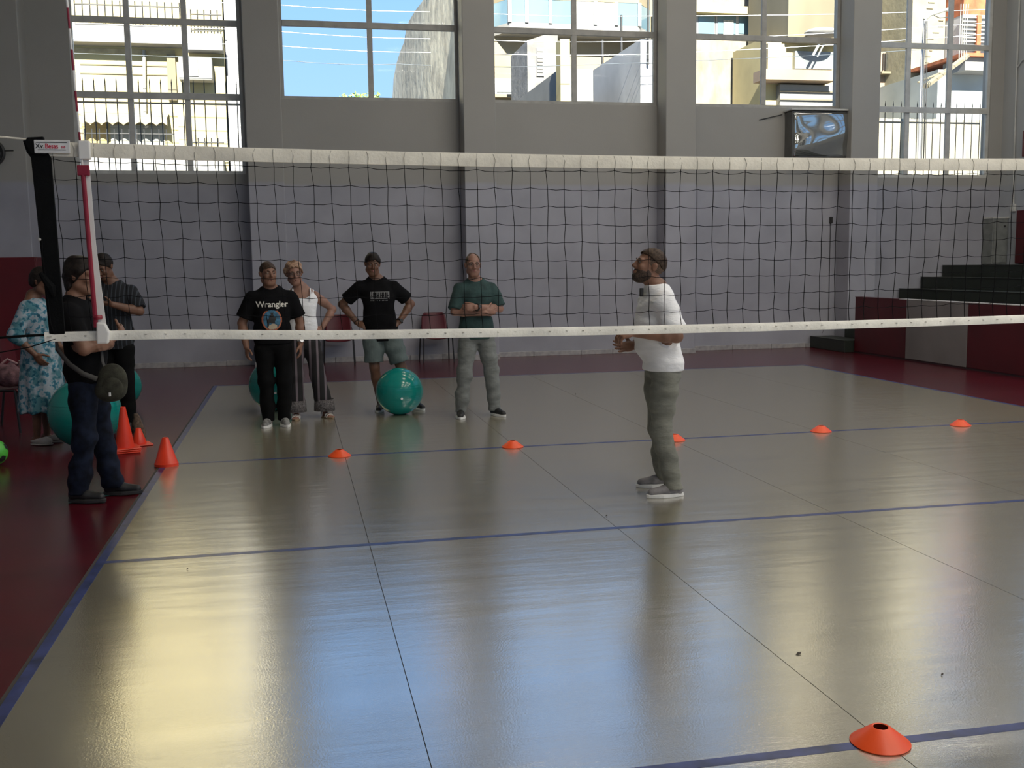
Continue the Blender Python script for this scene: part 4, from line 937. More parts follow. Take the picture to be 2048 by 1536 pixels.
    for e in (1, -1):
        B.ell(hp(e*.079, .016, .000), (.009, .019, .031), HR, k=.008); B.ell(hp(e*.086, .022, .010), (.007, .013, .016), HR, k=.006)
    B.mesh('body', skin, root, h)
    # ---------------- face parts
    for e in (1, -1):
        ey = MB().ball(tuple(hp(e*.031, -.0785, .007)), .0115, 14, 10).build('eye', m_eye, root, smooth=True)
        gz = c['head'].get('gaze', 0.); MB().ball(tuple(hp(e*.031+gz*.006, -.0865, .007)), .0050, 10, 8).build('iris', m_iris, ey, smooth=True)
    hm = c['hair']['m']
    bm_ = c['hair'].get('brow', hm)
    for e in (1, -1): MB().tube([tuple(hp(e*x, y, z)) for x, y, z in ((.014, -.094, .027), (.028, -.0935, .032), (.042, -.084, .030), (.050, -.075, .024))], [.003, .0042, .0038, .002], 6).build('eyebrow', bm_, root, smooth=True)
    Lp = Solid(.006); Lp.cone(hp(-.021, -.083, -.060), hp(0, -.0925, -.0575), .0045, .0058).cone(hp(.021, -.083, -.060), hp(0, -.0925, -.0575), .0045, .0058).cone(hp(-.017, -.084, -.068), hp(.017, -.084, -.068), .0055, .0055).cone(hp(0, -.088, -.068), hp(0, -.0885, -.068), .0065, .0065)
    Lp.mesh('lips', m_lip, root, .003)
    # ---------------- hair
    hr = c['hair']; th = hr.get('th', .012); Hs = Solid(.015)
    Hs.ell(hp(0, .016, .034), (.074+th, .097+th, .090+th*1.1), HR)
    for (a, r_) in hr.get('blobs', ()): Hs.ell(hp(*a), r_, HR, k=.02)
    fz, bz = hr.get('front', .072), hr.get('back', -.062); sl_ = (bz-fz)/.155
    def region(X, Y, Z):
        x, y, z = X-hc[0], Y-hc[1], Z-hc[2]; lx = HR[0, 0]*x+HR[1, 0]*y+HR[2, 0]*z; ly = HR[0, 1]*x+HR[1, 1]*y+HR[2, 1]*z; lz = HR[0, 2]*x+HR[1, 2]*y+HR[2, 2]*z
        g = (fz+sl_*(ly+.085)-lz)*.74
        if 'recede' in hr: g = np.maximum(g, hr['recede']-(np.abs(lx)*1.0+(ly+.02)*1.1+np.maximum(0, -lz)*0))
        if 'side' in hr: g = np.minimum(g, np.maximum(np.maximum(hr['side']-lz, .0-ly+hr.get('sy', -.005)), -.0))
        return g+.005*np.sin(70*lx+3)*np.sin(45*ly+40*lz)+.003*np.sin(160*lx+90*lz)
    Hs.keep(region)
    fr = hr.get('freq', 55); am_ = hr.get('amp', .0025); Hs.disp = lambda X, Y, Z: am_*(np.sin(fr*X+2*np.sin(fr*.6*Z))*np.sin(fr*1.1*Y+1)+.7*np.sin(fr*1.3*Z+fr*.8*X))
    Hs.mesh('hair', hm, root, .005)
    if 'fade' in c:                                     # clipped sides
        Fd = Solid(.01); Fd.ell(hp(0, .016, .030), (.0775, .100, .0935), HR); Fd.keep(lambda X, Y, Z: ((-.035)-((HR[0, 2]*(X-hc[0])+HR[1, 2]*(Y-hc[1])+HR[2, 2]*(Z-hc[2])))))
        Fd.keep(lambda X, Y, Z: (-.028-(HR[0, 1]*(X-hc[0])+HR[1, 1]*(Y-hc[1])+HR[2, 1]*(Z-hc[2])))); Fd.mesh('clipped_sides', c['fade'], root, .005)
    if 'beard' in c:
        Bd = Solid(.02); t_ = c.get('beard_th', .006)
        Bd.ell(hp(0, -.022, -.030), (.060*f+t_, .070+t_, .088+t_), HR).ell(hp(0, -.052, -.092), (.032*f+t_*1.5, .030+t_*1.6, .024+t_*1.6), HR, k=.03)
        Bd.cone(hp(-.05*f, .0, -.065), hp(-.02, -.055, -.095), .022+t_, .020+t_, k=.03).cone(hp(.05*f, .0, -.065), hp(.02, -.055, -.095), .022+t_, .020+t_, k=.03)
        Bd.ell(hp(0, -.10, -.064), (.026, .03, .0085), HR, sub=1, k=.006)
        def breg(X, Y, Z):
            x, y, z = X-hc[0], Y-hc[1], Z-hc[2]; lx = HR[0, 0]*x+HR[1, 0]*y+HR[2, 0]*z; ly = HR[0, 1]*x+HR[1, 1]*y+HR[2, 1]*z; lz = HR[0, 2]*x+HR[1, 2]*y+HR[2, 2]*z
            return np.minimum(np.maximum(lz-(-.043-.10*0*lx), ly-.012), np.maximum(lz+.0, np.maximum(ly-.010, -ly-.045+.02)))
        Bd.keep(breg); Bd.mesh('beard', c['beard'], root, .004)
    # ---------------- clothes
    for cl in c['wear']:
        k = cl['kind']
        if k == 'top':
            T = Solid(.03); off = cl.get('off', .012); z0 = cl.get('hem', .88*s); T.loft(torso(off, z0-.02, 1.485*s, cl.get('offh', .02)), k=.03); T.plane((0, 0, z0), (0, 0, -1))
            for e in (1, -1): T.cone((cx(1.46*s)+e*.10*w, cy(1.46*s)+.02, 1.415*s), (cx(1.46*s)+e*.02, cy(1.46*s)+.03, 1.485*s), .037+off*.6, .035+off*.6, k=.03)
            for i in (0, 1):
                E = np.array(c['arms'][i]['e'], float); fr_ = cl.get('sl', .62)
                if fr_ <= 0: continue
                e_ = SH[i]+(E-SH[i])*fr_
                lo_ = cl.get('loose', .020)
                if fr_ > 1:
                    Wp = np.array(c['arms'][i]['w'], float); T.chain([SH[i], E, E+(Wp-E)*(fr_-1)], [.058*am+lo_*.6, .046*am+lo_, .038*am+lo_*.8], k=.03)
                    T.plane(E+(Wp-E)*(fr_-1), Wp-E) if False else None
                else:
                    T.chain([SH[i]-np.array((0, 0, .004)), e_], [.060*am+lo_*.55, .050*am+lo_], k=.035)
                    q = U(E-SH[i]); pt = e_-q*.004
                    T.keep(lambda X, Y, Z, q=q, pt=pt: np.where(((X-pt[0])**2+(Y-pt[1])**2+(Z-pt[2])**2) < .135**2, np.minimum((X-pt[0])*q[0]+(Y-pt[1])*q[1]+(Z-pt[2])*q[2], 1.), -1.) if True else 0)
            T.p.append((lambda X, Y, Z: np.sqrt(((X-cx(1.47*s)))**2+((Y-cy(1.47*s)-.004)/1.0)**2+((Z-cl.get('nz', 1.505)*s)/cl.get('nk', 1.))**2)-cl.get('nr', .078)*s, np.array((cx(1.47*s)-.1, cy(1.47*s)-.1, 1.38*s)), np.array((cx(1.47*s)+.1, cy(1.47*s)+.1, 1.60*s)), .006, 1))
            T.disp = wr(cl.get('wr', .0028), cl.get('wf', (9, 7, 16)), cl.get('ph', 0.))
            cl['obj'] = T.mesh(cl.get('name', 'shirt'), cl['m'], root, cl.get('h', .0075))
        elif k == 'legs':
            T = Solid(.03); z1 = cl.get('waist', .965*s); off = cl.get('off', .008); T.loft([(.79*s, px[0], px[1], .10*w*s, .075*s)]+torso(off, .84*s, z1), k=.03); end = cl.get('end', 1.)
            r0, r1, r2 = cl.get('r', (.098, .072, .062))
            for i in (0, 1):
                kn = np.array(c['legs'][i]['k'], float); an = np.array(c['legs'][i]['a'], float)
                if end <= 1.0 and cl.get('short'):
                    e_ = HP[i]+(kn-HP[i])*end; T.cone(HP[i]+(kn-HP[i])*.26, e_, r0*s, r1*s, k=.03); q = U(kn-HP[i]); pt = e_
                else:
                    bt = an+np.array((0, 0, cl.get('cuffz', -.03))); T.chain([HP[i]+(kn-HP[i])*.2, kn, kn+(bt-kn)*.55, bt], [r0*s, r1*s, cl.get('rm', (r1+r2)/2)*s, r2*s], k=.03); pt = bt; q = np.array((0, 0, -1.))
                T.keep(lambda X, Y, Z, q=q, pt=pt: np.where(((X-pt[0])**2+(Y-pt[1])**2+(Z-pt[2])**2) < .14**2, (X-pt[0])*q[0]+(Y-pt[1])*q[1]+(Z-pt[2])*q[2], -1.))
            T.disp = wr(cl.get('wr', .003), cl.get('wf', (6, 9, 22)), cl.get('ph', 1.)); cl['obj'] = T.mesh(cl.get('name', 'trousers'), cl['m'], root, cl.get('h', .0075))
        elif k == 'dress':
            T = Solid(.03); T.loft(cl['sl'], e=2., k=.03)
            for i in (0, 1):
                E = np.array(c['arms'][i]['e'], float); Wp = np.array(c['arms'][i]['w'], float); T.chain([SH[i], E, E+(Wp-E)*.25], [.062, .066, .058], k=.03)
            T.p.append((lambda X, Y, Z: np.sqrt((X-cx(1.47*s))**2+(Y-cy(1.47*s)+.01)**2+(Z-1.52*s)**2)-.088*s, np.array((-.12, -.14, 1.38*s)), np.array((.12, .12, 1.6*s)), .006, 1))
            T.disp = cl['disp']; T.mesh('dress', cl['m'], root, .008)
        elif k == 'shoes':
            for i, e in enumerate((1, -1)):
                an = np.array(c['legs'][i]['a'], float); td = U((*c['legs'][i]['t'], 0)); sd = np.array((-td[1], td[0], 0)); up = np.array((0, 0, 1.))
                g0 = np.array((an[0], an[1], 0))-td*.075; L = cl.get('L', .285)*s
                out = []
                for q in range(28):
                    a = 2*PI*q/28; u = .5-.5*math.cos(a); wv = math.sin(a)*(.036+.013*math.sin(PI*min(1, u*1.05))*1.0+.006*(u > .5))*(1 if u < .97 else .8); out.append(g0+td*(L*u)+sd*wv)
                zs = cl.get('sole', .026); mb = MB(); n_ = len(out)
                mb.add([tuple(p*1.0) for p in out]+[tuple(p+up*zs+td*(.004)) for p in out], [tuple(range(n_-1, -1, -1)), tuple(range(n_, 2*n_))]+[(q, (q+1) % n_, n_+(q+1) % n_, n_+q) for q in range(n_)])
                Up = Solid(.02); hh = cl.get('top', .085)
                Up.cone(g0+td*.045+up*.048, g0+td*.14*s+up*.046, .036, .038, flat=None).cone(g0+td*.14*s+up*.046, g0+td*(L-.04)+up*.034, .038, .031)
                Up.cone(g0+td*.05+up*.05, g0+td*.075+up*(hh-.01), .036, .036)
                Up.plane((0, 0, zs*.7), (0, 0, -1)); Up.plane(g0+td*.075+up*hh, (td[0]*-.25, td[1]*-.25, 1))
                so_ = Up.mesh('shoe', cl['m'], root, .006); mb.build('sole', cl['ms'], so_, bevel=.004)
                if 'ml' in cl:
                    for q in range(4):
                        p_ = g0+td*(.125+.021*q)*s+up*(.085-.008*q); MB().tube([tuple(p_-sd*.024), tuple(p_+up*.006), tuple(p_+sd*.024)], .0036, 6).build('lace', cl['ml'], so_)
                if 'stripe' in cl:
                    for q in range(3):
                        p_ = g0+td*(.10+.022*q)+sd*e*.039+up*.045; MB().tube([tuple(p_-up*.018-td*.008), tuple(p_+up*.012+td*.008-sd*e*.008)], .004, 5).build('stripe', cl['stripe'], so_)
        elif k == 'sandals':
            for i, e in enumerate((1, -1)):
                an = np.array(c['legs'][i]['a'], float); td = U((*c['legs'][i]['t'], 0)); sd = np.array((-td[1], td[0], 0)); up = np.array((0, 0, 1.)); g0 = np.array((an[0], an[1], 0))-td*.07
                out = [g0+td*(.26*(.5-.5*math.cos(2*PI*q/24)))+sd*math.sin(2*PI*q/24)*(.032+.012*math.sin(PI*(.5-.5*math.cos(2*PI*q/24)))) for q in range(24)]; n_ = 24; mb = MB()
                mb.add([tuple(p) for p in out]+[tuple(p+up*.016) for p in out], [tuple(range(n_-1, -1, -1)), tuple(range(n_, 2*n_))]+[(q, (q+1) % n_, n_+(q+1) % n_, n_+q) for q in range(n_)])
                so_ = mb.build('sandal', cl['ms'], root, bevel=.003)
                for f_, hh in ((.075, .075), (.15, .052), (.185, .042)):
                    p_ = g0+td*f_; MB().tube([tuple(p_-sd*.042+up*.01), tuple(p_-sd*.034+up*hh*.8), tuple(p_+up*hh), tuple(p_+sd*.034+up*hh*.8), tuple(p_+sd*.042+up*.01)], .007, 6).build('strap', cl['m'], so_, smooth=True)
        elif k == 'band':                               # watch or bracelet on an arm
            A = c['arms'][cl['arm']]; E = np.array(A['e'], float); Wp = np.array(A['w'], float); d = U(Wp-E); p = Wp-d*cl.get('back', .02); a = U(np.cross(d, (0.3, .2, 1))); b = np.cross(d, a); r_ = .0335*am
            mb = MB().tube([tuple(p+r_*(math.cos(t*PI/10)*a+math.sin(t*PI/10)*b)) for t in range(20)], cl.get('wd', .007), 6, closed=True); o = mb.build(cl['name'], cl['m'], root, smooth=True)
            if cl.get('face'):
                nv = U(np.array(cl['face'], float)-d*(np.array(cl['face'], float)@d)); q = p+nv*(r_+.004); e1 = U(np.cross(nv, d)); mb = MB()
                ring = [q+.019*(math.cos(t*PI/8)*d+math.sin(t*PI/8)*e1) for t in range(16)]; mb.add([tuple(v) for v in ring]+[tuple(v+nv*.008) for v in ring], [tuple(range(15, -1, -1)), tuple(range(16, 32))]+[(t, (t+1) % 16, 16+(t+1) % 16, 16+t) for t in range(16)]); mb.build('watch_case', cl['mf'], o)
        elif k == 'glasses':
            g = None
            for e in (1, -1):
                ring = [tuple(hp(e*.031+.024*math.cos(t*PI/10), -.100+.006*abs(math.cos(t*PI/10)), .006+.018*math.sin(t*PI/10))) for t in range(20)]; o = MB().tube(ring, .0018, 6, closed=True).build('spectacles' if g is None else 'rim', cl['m'], root if g is None else g); g = g or o
                MB().tube([tuple(hp(e*.055, -.095, .010)), tuple(hp(e*.079, -.03, .012)), tuple(hp(e*.083, .02, .010))], .0016, 6).build('temple', cl['m'], g)
            MB().tube([tuple(hp(-.008, -.101, .009)), tuple(hp(0, -.104, .012)), tuple(hp(.008, -.101, .009))], .0016, 6).build('bridge', cl['m'], g)
        elif k == 'collar':
            pass
    c['root'] = root; c['hp'] = hp; c['SH'] = SH; return c
def decal(shirt, fn, x0, x1, z0, z1, nx, nz, m, off, name, parent):
    """print laid on the front of a garment: cells of a fine grid where fn holds"""
    me = shirt.data; bv = BVHTree.FromPolygons([v.co for v in me.vertices], [p.vertices for p in me.polygons]); idx = {}; vs = []; fs = []
    def vert(i, j):
        if (i, j) not in idx:
            x, z = x0+(x1-x0)*i/nx, z0+(z1-z0)*j/nz; h_ = bv.ray_cast(Vector((x, -1, z)), Vector((0, 1, 0))); y = h_[0].y if h_[0] else -.1
            idx[(i, j)] = len(vs); vs.append((x, y-off, z))
        return idx[(i, j)]
    for j in range(nz):
        for i in range(nx):
            if fn((i+.5)/nx, (j+.5)/nz): fs.append((vert(i, j), vert(i+1, j), vert(i+1, j+1), vert(i, j+1)))
    return MB().add(vs, fs).build(name, m, parent)
def text_decal(shirt, body, size, x, z, m, off, parent):
    t = text_mesh(body, size, 'lettering', m, 0., True); me = shirt.data; bv = BVHTree.FromPolygons([v.co for v in me.vertices], [p.vertices for p in me.polygons])
    for v in t.data.vertices:
        X, Z = x+v.co.x, z+v.co.y; h_ = bv.ray_cast(Vector((X, -1, Z)), Vector((0, 1, 0))); v.co = (X, (h_[0].y if h_[0] else -.1)-off, Z)
    t.parent = parent; return t

m_black = mat('black_cotton', (.005, .005, .006), rough=.95, var=.15, scale=10, spec=.15); m_blackp = mat('black_trouser_cloth', (.0045, .0045, .005), spec=.15, rough=.9, var=.15, scale=8)
m_whitet = mat('white_cotton', (.84, .85, .87), rough=.9, var=.02, scale=8, bump=.9, bscale=8, stretch=(1, 1, 2.2)); m_sage = mat('sage_chino', (.185, .188, .158), rough=.9, var=.08, scale=9, bump=.9, bscale=8, stretch=(1, 1, 2.2))
m_greent = mat('dark_green_cotton', (.022, .052, .050), rough=.9, var=.12, scale=10, bump=.6, bscale=9); m_greyp = mat('light_grey_cloth', (.17, .182, .174), rough=.9, var=.08, scale=9, bump=.9, bscale=8, stretch=(1, 1, 2.2))
m_short = mat('grey_teal_shorts', (.115, .148, .145), rough=.85, var=.08, scale=9, bump=.8, bscale=8); m_jean = mat('dark_denim', (.008, .012, .026), spec=.2, rough=.9, var=.25, scale=14)
hair_dk = mat('hair_dark', spec=.2, col=(.018, .013, .011), rough=.6, var=.2, scale=60); hair_br = mat('hair_brown', spec=.2, col=(.06, .038, .025), rough=.6, var=.2, scale=60); hair_bl = mat('hair_blonde', (.42, .27, .17), rough=.6, var=.2, scale=60, col2=(.16, .08, .05)); hair_gr = mat('hair_greying', spec=.2, col=(.12, .085, .065), rough=.6, var=.2, scale=60)
fade_m = mat('clipped_hair', (.115, .072, .048), rough=.8, var=.2, scale=120); beard_m = mat('beard_brown', (.060, .036, .025), rough=.8, var=.25, scale=120)
m_wh_sole = mat('white_rubber', (.72, .72, .70), rough=.6, var=.04); m_greyshoe = mat('grey_canvas_shoe', (.22, .21, .215), rough=.9, var=.1, scale=20); m_lace = mat('brown_lace', (.10, .035, .025), rough=.8); m_blkshoe = mat('black_shoe', (.014, .014, .015), rough=.55); m_blk_sole = mat('dark_sole', (.03, .03, .03), rough=.7)
m_silver = mat('steel_watch', (.5, .5, .5), rough=.3, metal=.8)
def stripes(name, c1, c2, freq, axis=0, duty=.5, rough=.9):
    m = bpy.data.materials.new(name); m.use_nodes = True; nt = m.node_tree; b = nt.nodes['Principled BSDF']; b.inputs['Roughness'].default_value = rough
    tc = _nd(nt, 'ShaderNodeTexCoord'); sp = _nd(nt, 'ShaderNodeSeparateXYZ'); nt.links.new(tc.outputs['Object'], sp.inputs[0])
    mu = _nd(nt, 'ShaderNodeMath', operation='MULTIPLY'); mu.inputs[1].default_value = freq; nt.links.new(sp.outputs[axis], mu.inputs[0])
    fr = _nd(nt, 'ShaderNodeMath', operation='FRACT'); nt.links.new(mu.outputs[0], fr.inputs[0]); gt = _nd(nt, 'ShaderNodeMath', operation='GREATER_THAN'); gt.inputs[1].default_value = duty; nt.links.new(fr.outputs[0], gt.inputs[0])
    mx = _nd(nt, 'ShaderNodeMix', data_type='RGBA'); mx.inputs[6].default_value = (*c1, 1); mx.inputs[7].default_value = (*c2, 1); nt.links.new(gt.outputs[0], mx.inputs[0]); nt.links.new(mx.outputs[2], b.inputs['Base Color']); return m
def floral():
    m = bpy.data.materials.new('floral_dress_cloth'); m.use_nodes = True; nt = m.node_tree; b = nt.nodes['Principled BSDF']; b.inputs['Roughness'].default_value = .85; L = nt.links.new
    tc = _nd(nt, 'ShaderNodeTexCoord'); n0 = _nd(nt, 'ShaderNodeTexNoise'); n0.inputs['Scale'].default_value = 9; n0.inputs['Detail'].default_value = 2; L(tc.outputs['Object'], n0.inputs[0])
    n1 = _nd(nt, 'ShaderNodeTexVoronoi'); n1.inputs['Scale'].default_value = 17; L(n0.outputs[1], n1.inputs[0]) if False else L(tc.outputs['Object'], n1.inputs[0])
    n2 = _nd(nt, 'ShaderNodeTexNoise'); n2.inputs['Scale'].default_value = 24; n2.inputs['Detail'].default_value = 3; L(tc.outputs['Object'], n2.inputs[0])
    cr = _nd(nt, 'ShaderNodeValToRGB'); e = cr.color_ramp.elements; e[0].position = .40; e[0].color = (.31, .36, .41, 1); e[1].position = .62; e[1].color = (.03, .13, .20, 1); q = e.new(.50); q.color = (.34, .39, .43, 1); q = e.new(.55); q.color = (.08, .26, .33, 1); L(n2.outputs[0], cr.inputs[0])
    c2 = _nd(nt, 'ShaderNodeValToRGB'); e = c2.color_ramp.elements; e[0].position = .50; e[0].color = (1, 1, 1, 1); e[1].position = .60; e[1].color = (.10, .42, .46, 1); L(n0.outputs[0], c2.inputs[0])
    mx = _nd(nt, 'ShaderNodeMix', data_type='RGBA', blend_type='MULTIPLY'); mx.inputs[0].default_value = .9; L(cr.outputs[0], mx.inputs[6]); L(c2.outputs[0], mx.inputs[7]); L(mx.outputs[2], b.inputs['Base Color']); return m
D0 = (0, 0, -1)
HANG = dict(hd=(0, -.12, -1), curl=(.3, .35, .3))
# --- man in white, turned left, talking with open hands
P8 = person(dict(x=3.63, y=.86, rz=-92, H=1.735, w=1.03, belly=1.0, lean=.10, pelvis=(0, .03), h=.0055, skin=0, label='bearded man in a white t-shirt and sage trousers speaking beside the net', face=1.05,
    head=dict(pitch=-17, dy=-.03, yaw=2, dz=-.005), hair=dict(m=hair_br, th=.010, front=.080, back=.012, amp=.0018, freq=90), fade=fade_m, beard=beard_m, beard_th=.003, arm=1.05,
    arms=[dict(e=(.255, .05, 1.135), w=(.205, -.235, 1.165), hd=(-.10, -1, -.22), hn=(-.5, .1, -.85), ht=(-1, 0, .2), curl=(.55, .45, .3), spread=.10, thumb=.7),
          dict(e=(-.25, .02, 1.135), w=(-.15, -.135, 1.045), hd=(.15, -1, -.05), hn=(.85, .1, .5), ht=(.2, 0, 1), curl=(.12, .2, .15), spread=.20, thumb=.8)],
    legs=[dict(k=(.105, -.01, .485), a=(.115, .085, .085), t=(.08, -1)), dict(k=(-.10, .04, .49), a=(-.21, .115, .085), t=(-.06, -1))],
    wear=[dict(kind='legs', m=m_sage, r=(.106, .074, .062), wr=.0065, h=.007, off=.008, wf=(5, 8, 24)), dict(kind='top', m=m_whitet, name='t_shirt', hem=.885, off=.022, offh=.026, sl=.86, loose=.030, wr=.0062, h=.0065, wf=(7, 9, 24), ph=.7), dict(kind='shoes', m=m_greyshoe, ms=m_wh_sole, ml=m_lace)]))
MB().box(-.014, .012, -.012, .012, -.03, .03).build('microphone', m_rail, P8['root'], loc=(.01, -.122, 1.430), bevel=.004)
# --- man with crossed arms, jeans and shoulder bag, facing right
P1 = person(dict(x=-.355, y=1.78, rz=80, H=1.715, w=1.0, belly=.55, lean=-.06, h=.006, skin=0, label='dark-haired man in a black t-shirt and jeans with crossed arms and a shoulder bag', pelvis=(0, -.035),
    head=dict(pitch=6, dy=-.045, yaw=-6), hair=dict(m=hair_dk, th=.022, front=.078, back=-.125, amp=.006, freq=42, blobs=[((0, .07, -.06), (.07, .045, .07)), ((.0, -.05, .085), (.06, .045, .03))]), arm=1.06,
    arms=[dict(e=(.235, -.105, 1.105), w=(-.085, -.235, 1.120), hd=(-1, .25, -.10), hn=(.1, 1, 0), ht=(0, 0, 1), curl=(.45, .5, .4)), dict(e=(-.235, -.115, 1.095), w=(.06, -.275, 1.185), hd=(1, .15, .25), hn=(0, 1, -.2), ht=(0, 0, 1), curl=(.35, .45, .4))],
    legs=[dict(k=(.10, -.075, .48), a=(.12, -.135, .085), t=(.1, -1)), dict(k=(-.10, -.035, .48), a=(-.11, .035, .085), t=(-.1, -1))],
    wear=[dict(kind='legs', m=m_jean, name='jeans', r=(.102, .080, .074), wr=.006, wf=(5, 8, 24)), dict(kind='top', m=m_black, name='t_shirt', hem=.845, off=.016, offh=.024, sl=.7, loose=.024), dict(kind='shoes', m=m_blkshoe, ms=m_blk_sole)]))
rp = P1['root']
m_canvas = mat('olive_canvas', (.040, .040, .026), rough=.85, var=.15, scale=20, bump=.2, bscale=90); m_strap = mat('grey_strap', (.065, .062, .058), rough=.8)
bgp = Solid(.02); bgp.ell((-.15, -.27, .86), (.05, .105, .125), None, k=.02).ell((-.16, -.25, .80), (.055, .11, .08)); bgp.disp = wr(.003)
sb_ = bgp.mesh('bag_body', m_canvas, None, .007); bag = empty('shoulder_bag', (-.355, 1.78, .006), R(80)); tag(bag, 'olive canvas shoulder bag hanging at the hip of the man in jeans', 'bag'); sb_.parent = bag
fpk = Solid(.015); fpk.ell((-.195, -.28, .82), (.022, .075, .075), None); fpk.mesh('pocket', m_canvas, bag, .006)
def strap(pts, wd, nm='strap'):
    mb = MB(); vs = []
    for i, p in enumerate(pts):
        p = Vector(p); d = (Vector(pts[min(i+1, len(pts)-1)])-Vector(pts[max(i-1, 0)])).normalized(); out = Vector((p.x*1.0, p.y*.8+.02, 0)).normalized(); sd = d.cross(out).normalized()*wd
        vs += [p-sd, p+sd]
    mb.add(vs, [(2*i, 2*i+1, 2*i+3, 2*i+2) for i in range(len(pts)-1)]); o = mb.build(nm, m_strap, bag, smooth=True); o.modifiers.new('t', 'SOLIDIFY').thickness = .004
strap([(.10, .05, 1.455), (.0, .128, 1.36), (-.10, .125, 1.24), (-.195, .085, 1.10), (-.215, .0, .995), (-.215, -.09, .925), (-.20, -.18, .885)], .017)
strap([(.10, .04, 1.455), (.085, -.07, 1.42), (.03, -.135, 1.30), (-.04, -.165, 1.12), (-.10, -.19, 1.0), (-.14, -.22, .95)], .012)
MB().lathe([(.010, -.003), (.014, 0), (.010, .003)], 12, (-.16, -.20, .93)).build('buckle', m_silver, bag); MB().box(-.222, -.214, -.275, -.262, .765, .79).build('tag', m_wh_sole, bag)
# --- man in striped shirt with phone
P3 = person(dict(x=-.66, y=5.12, rz=-8, H=1.80, w=1.02, belly=.3, skin=2, label='man in a dark striped shirt looking down at his phone', head=dict(pitch=30, dy=-.05, yaw=-16, dx=-.05, dz=-.012), hair=dict(m=hair_dk, th=.014, front=.072, back=-.07), h=.007,
    arms=[dict(e=(.285, -.06, 1.215), w=(.075, -.275, 1.30), hd=(-.75, -.55, .15), hn=(-.3, .2, .9), ht=(-.3, -.3, .9), curl=(.5, .6, .5)), dict(e=(-.285, -.06, 1.22), w=(-.20, -.285, 1.30), hd=(.75, -.55, .15), hn=(.3, .2, .9), ht=(.3, -.3, .9), curl=(.5, .6, .5))],
    legs=[dict(k=(.10, -.02, .50), a=(.10, .02, .085), t=(.15, -1)), dict(k=(-.09, -.01, .50), a=(-.10, .0, .085), t=(-.2, -1))],
    wear=[dict(kind='legs', m=m_blackp, r=(.100, .078, .066)), dict(kind='top', m=stripes('striped_shirt_cloth', (.006, .007, .010), (.035, .042, .052), 26., 0, .72), name='striped_shirt', hem=.84, off=.02, offh=.03, sl=.88, loose=.03, nz=1.49, nr=.075, nk=1.35), dict(kind='shoes', m=m_blkshoe, ms=m_blk_sole)]))
ph = MB().box(-.038, .038, -.005, .005, -.075, .075).build('phone', m_rail, None, bevel=.006); ph.matrix_world = Matrix.Translation((-.66-.085, 5.12-.335, 1.335)) @ Matrix.Rotation(R(-50), 4, 'X'); tag(ph, 'dark phone held by the man in the striped shirt', 'phone')
MB().box(-.034, .034, -.0062, -.0052, -.068, .068).build('screen', mat('phone_glass', (.04, .05, .06), rough=.1), ph)
# --- woman in floral dress, hand in pocket
sl2 = [(.31, 0, .0, .20, .215), (.45, 0, .0, .195, .21), (.65, 0, -.01, .185, .195), (.85, 0, -.01, .17, .17), (1.0, 0, -.01, .155, .145), (1.08, 0, -.005, .145, .13), (1.2, 0, -.015, .155, .135), (1.29, 0, -.01, .162, .115), (1.345, 0, .0, .150, .095), (1.385, 0, .01, .09, .07)]
P2 = person(dict(x=-1.235, y=4.46, rz=72, H=1.665, w=.95, fem=True, skin=2, label='woman in a blue and white floral dress standing behind the net edge', head=dict(pitch=14, yaw=0, dy=-.085, dz=-.01), h=.007,
    hair=dict(m=hair_dk, th=.018, front=.076, back=-.10, blobs=[((0, .085, -.02), (.05, .05, .05))]), arm=.9, leg=.92,
    arms=[dict(e=(.24, .03, 1.07), w=(.20, -.11, .90), hd=(-.1, -.5, -.9), hn=(-1, 0, 0), ht=(0, -1, 0)), dict(e=(-.245, .075, 1.05), w=(-.205, -.085, .865), hd=(.35, -.45, -.85), hn=(1, 0, 0), ht=(0, -1, 0))],
    legs=[dict(k=(.075, -.01, .46), a=(.07, .01, .095), t=(.05, -1)), dict(k=(-.075, -.01, .46), a=(-.07, .03, .095), t=(-.05, -1))],
    wear=[dict(kind='dress', m=floral(), sl=sl2, disp=lambda X, Y, Z: .010*np.clip((1.05-Z)/.7, 0, 1)*np.sin(9*np.arctan2(Y, X+1e-6)+2*Z)), dict(kind='shoes', m=mat('cream_leather', (.50, .46, .42), rough=.4), ms=mat('cream_sole', (.45, .41, .37), rough=.5), L=.245, top=.055, sole=.012)]))
MB().tube([tuple(P2['hp'](x, -.07, .075)) for x in (-.07, -.04, -.01, .01, .04, .07)], [.008, .018, .012, .012, .018, .008], 8).build('sunglasses', mat('dark_lens', (.02, .015, .015), rough=.08), P2['root'], smooth=True)
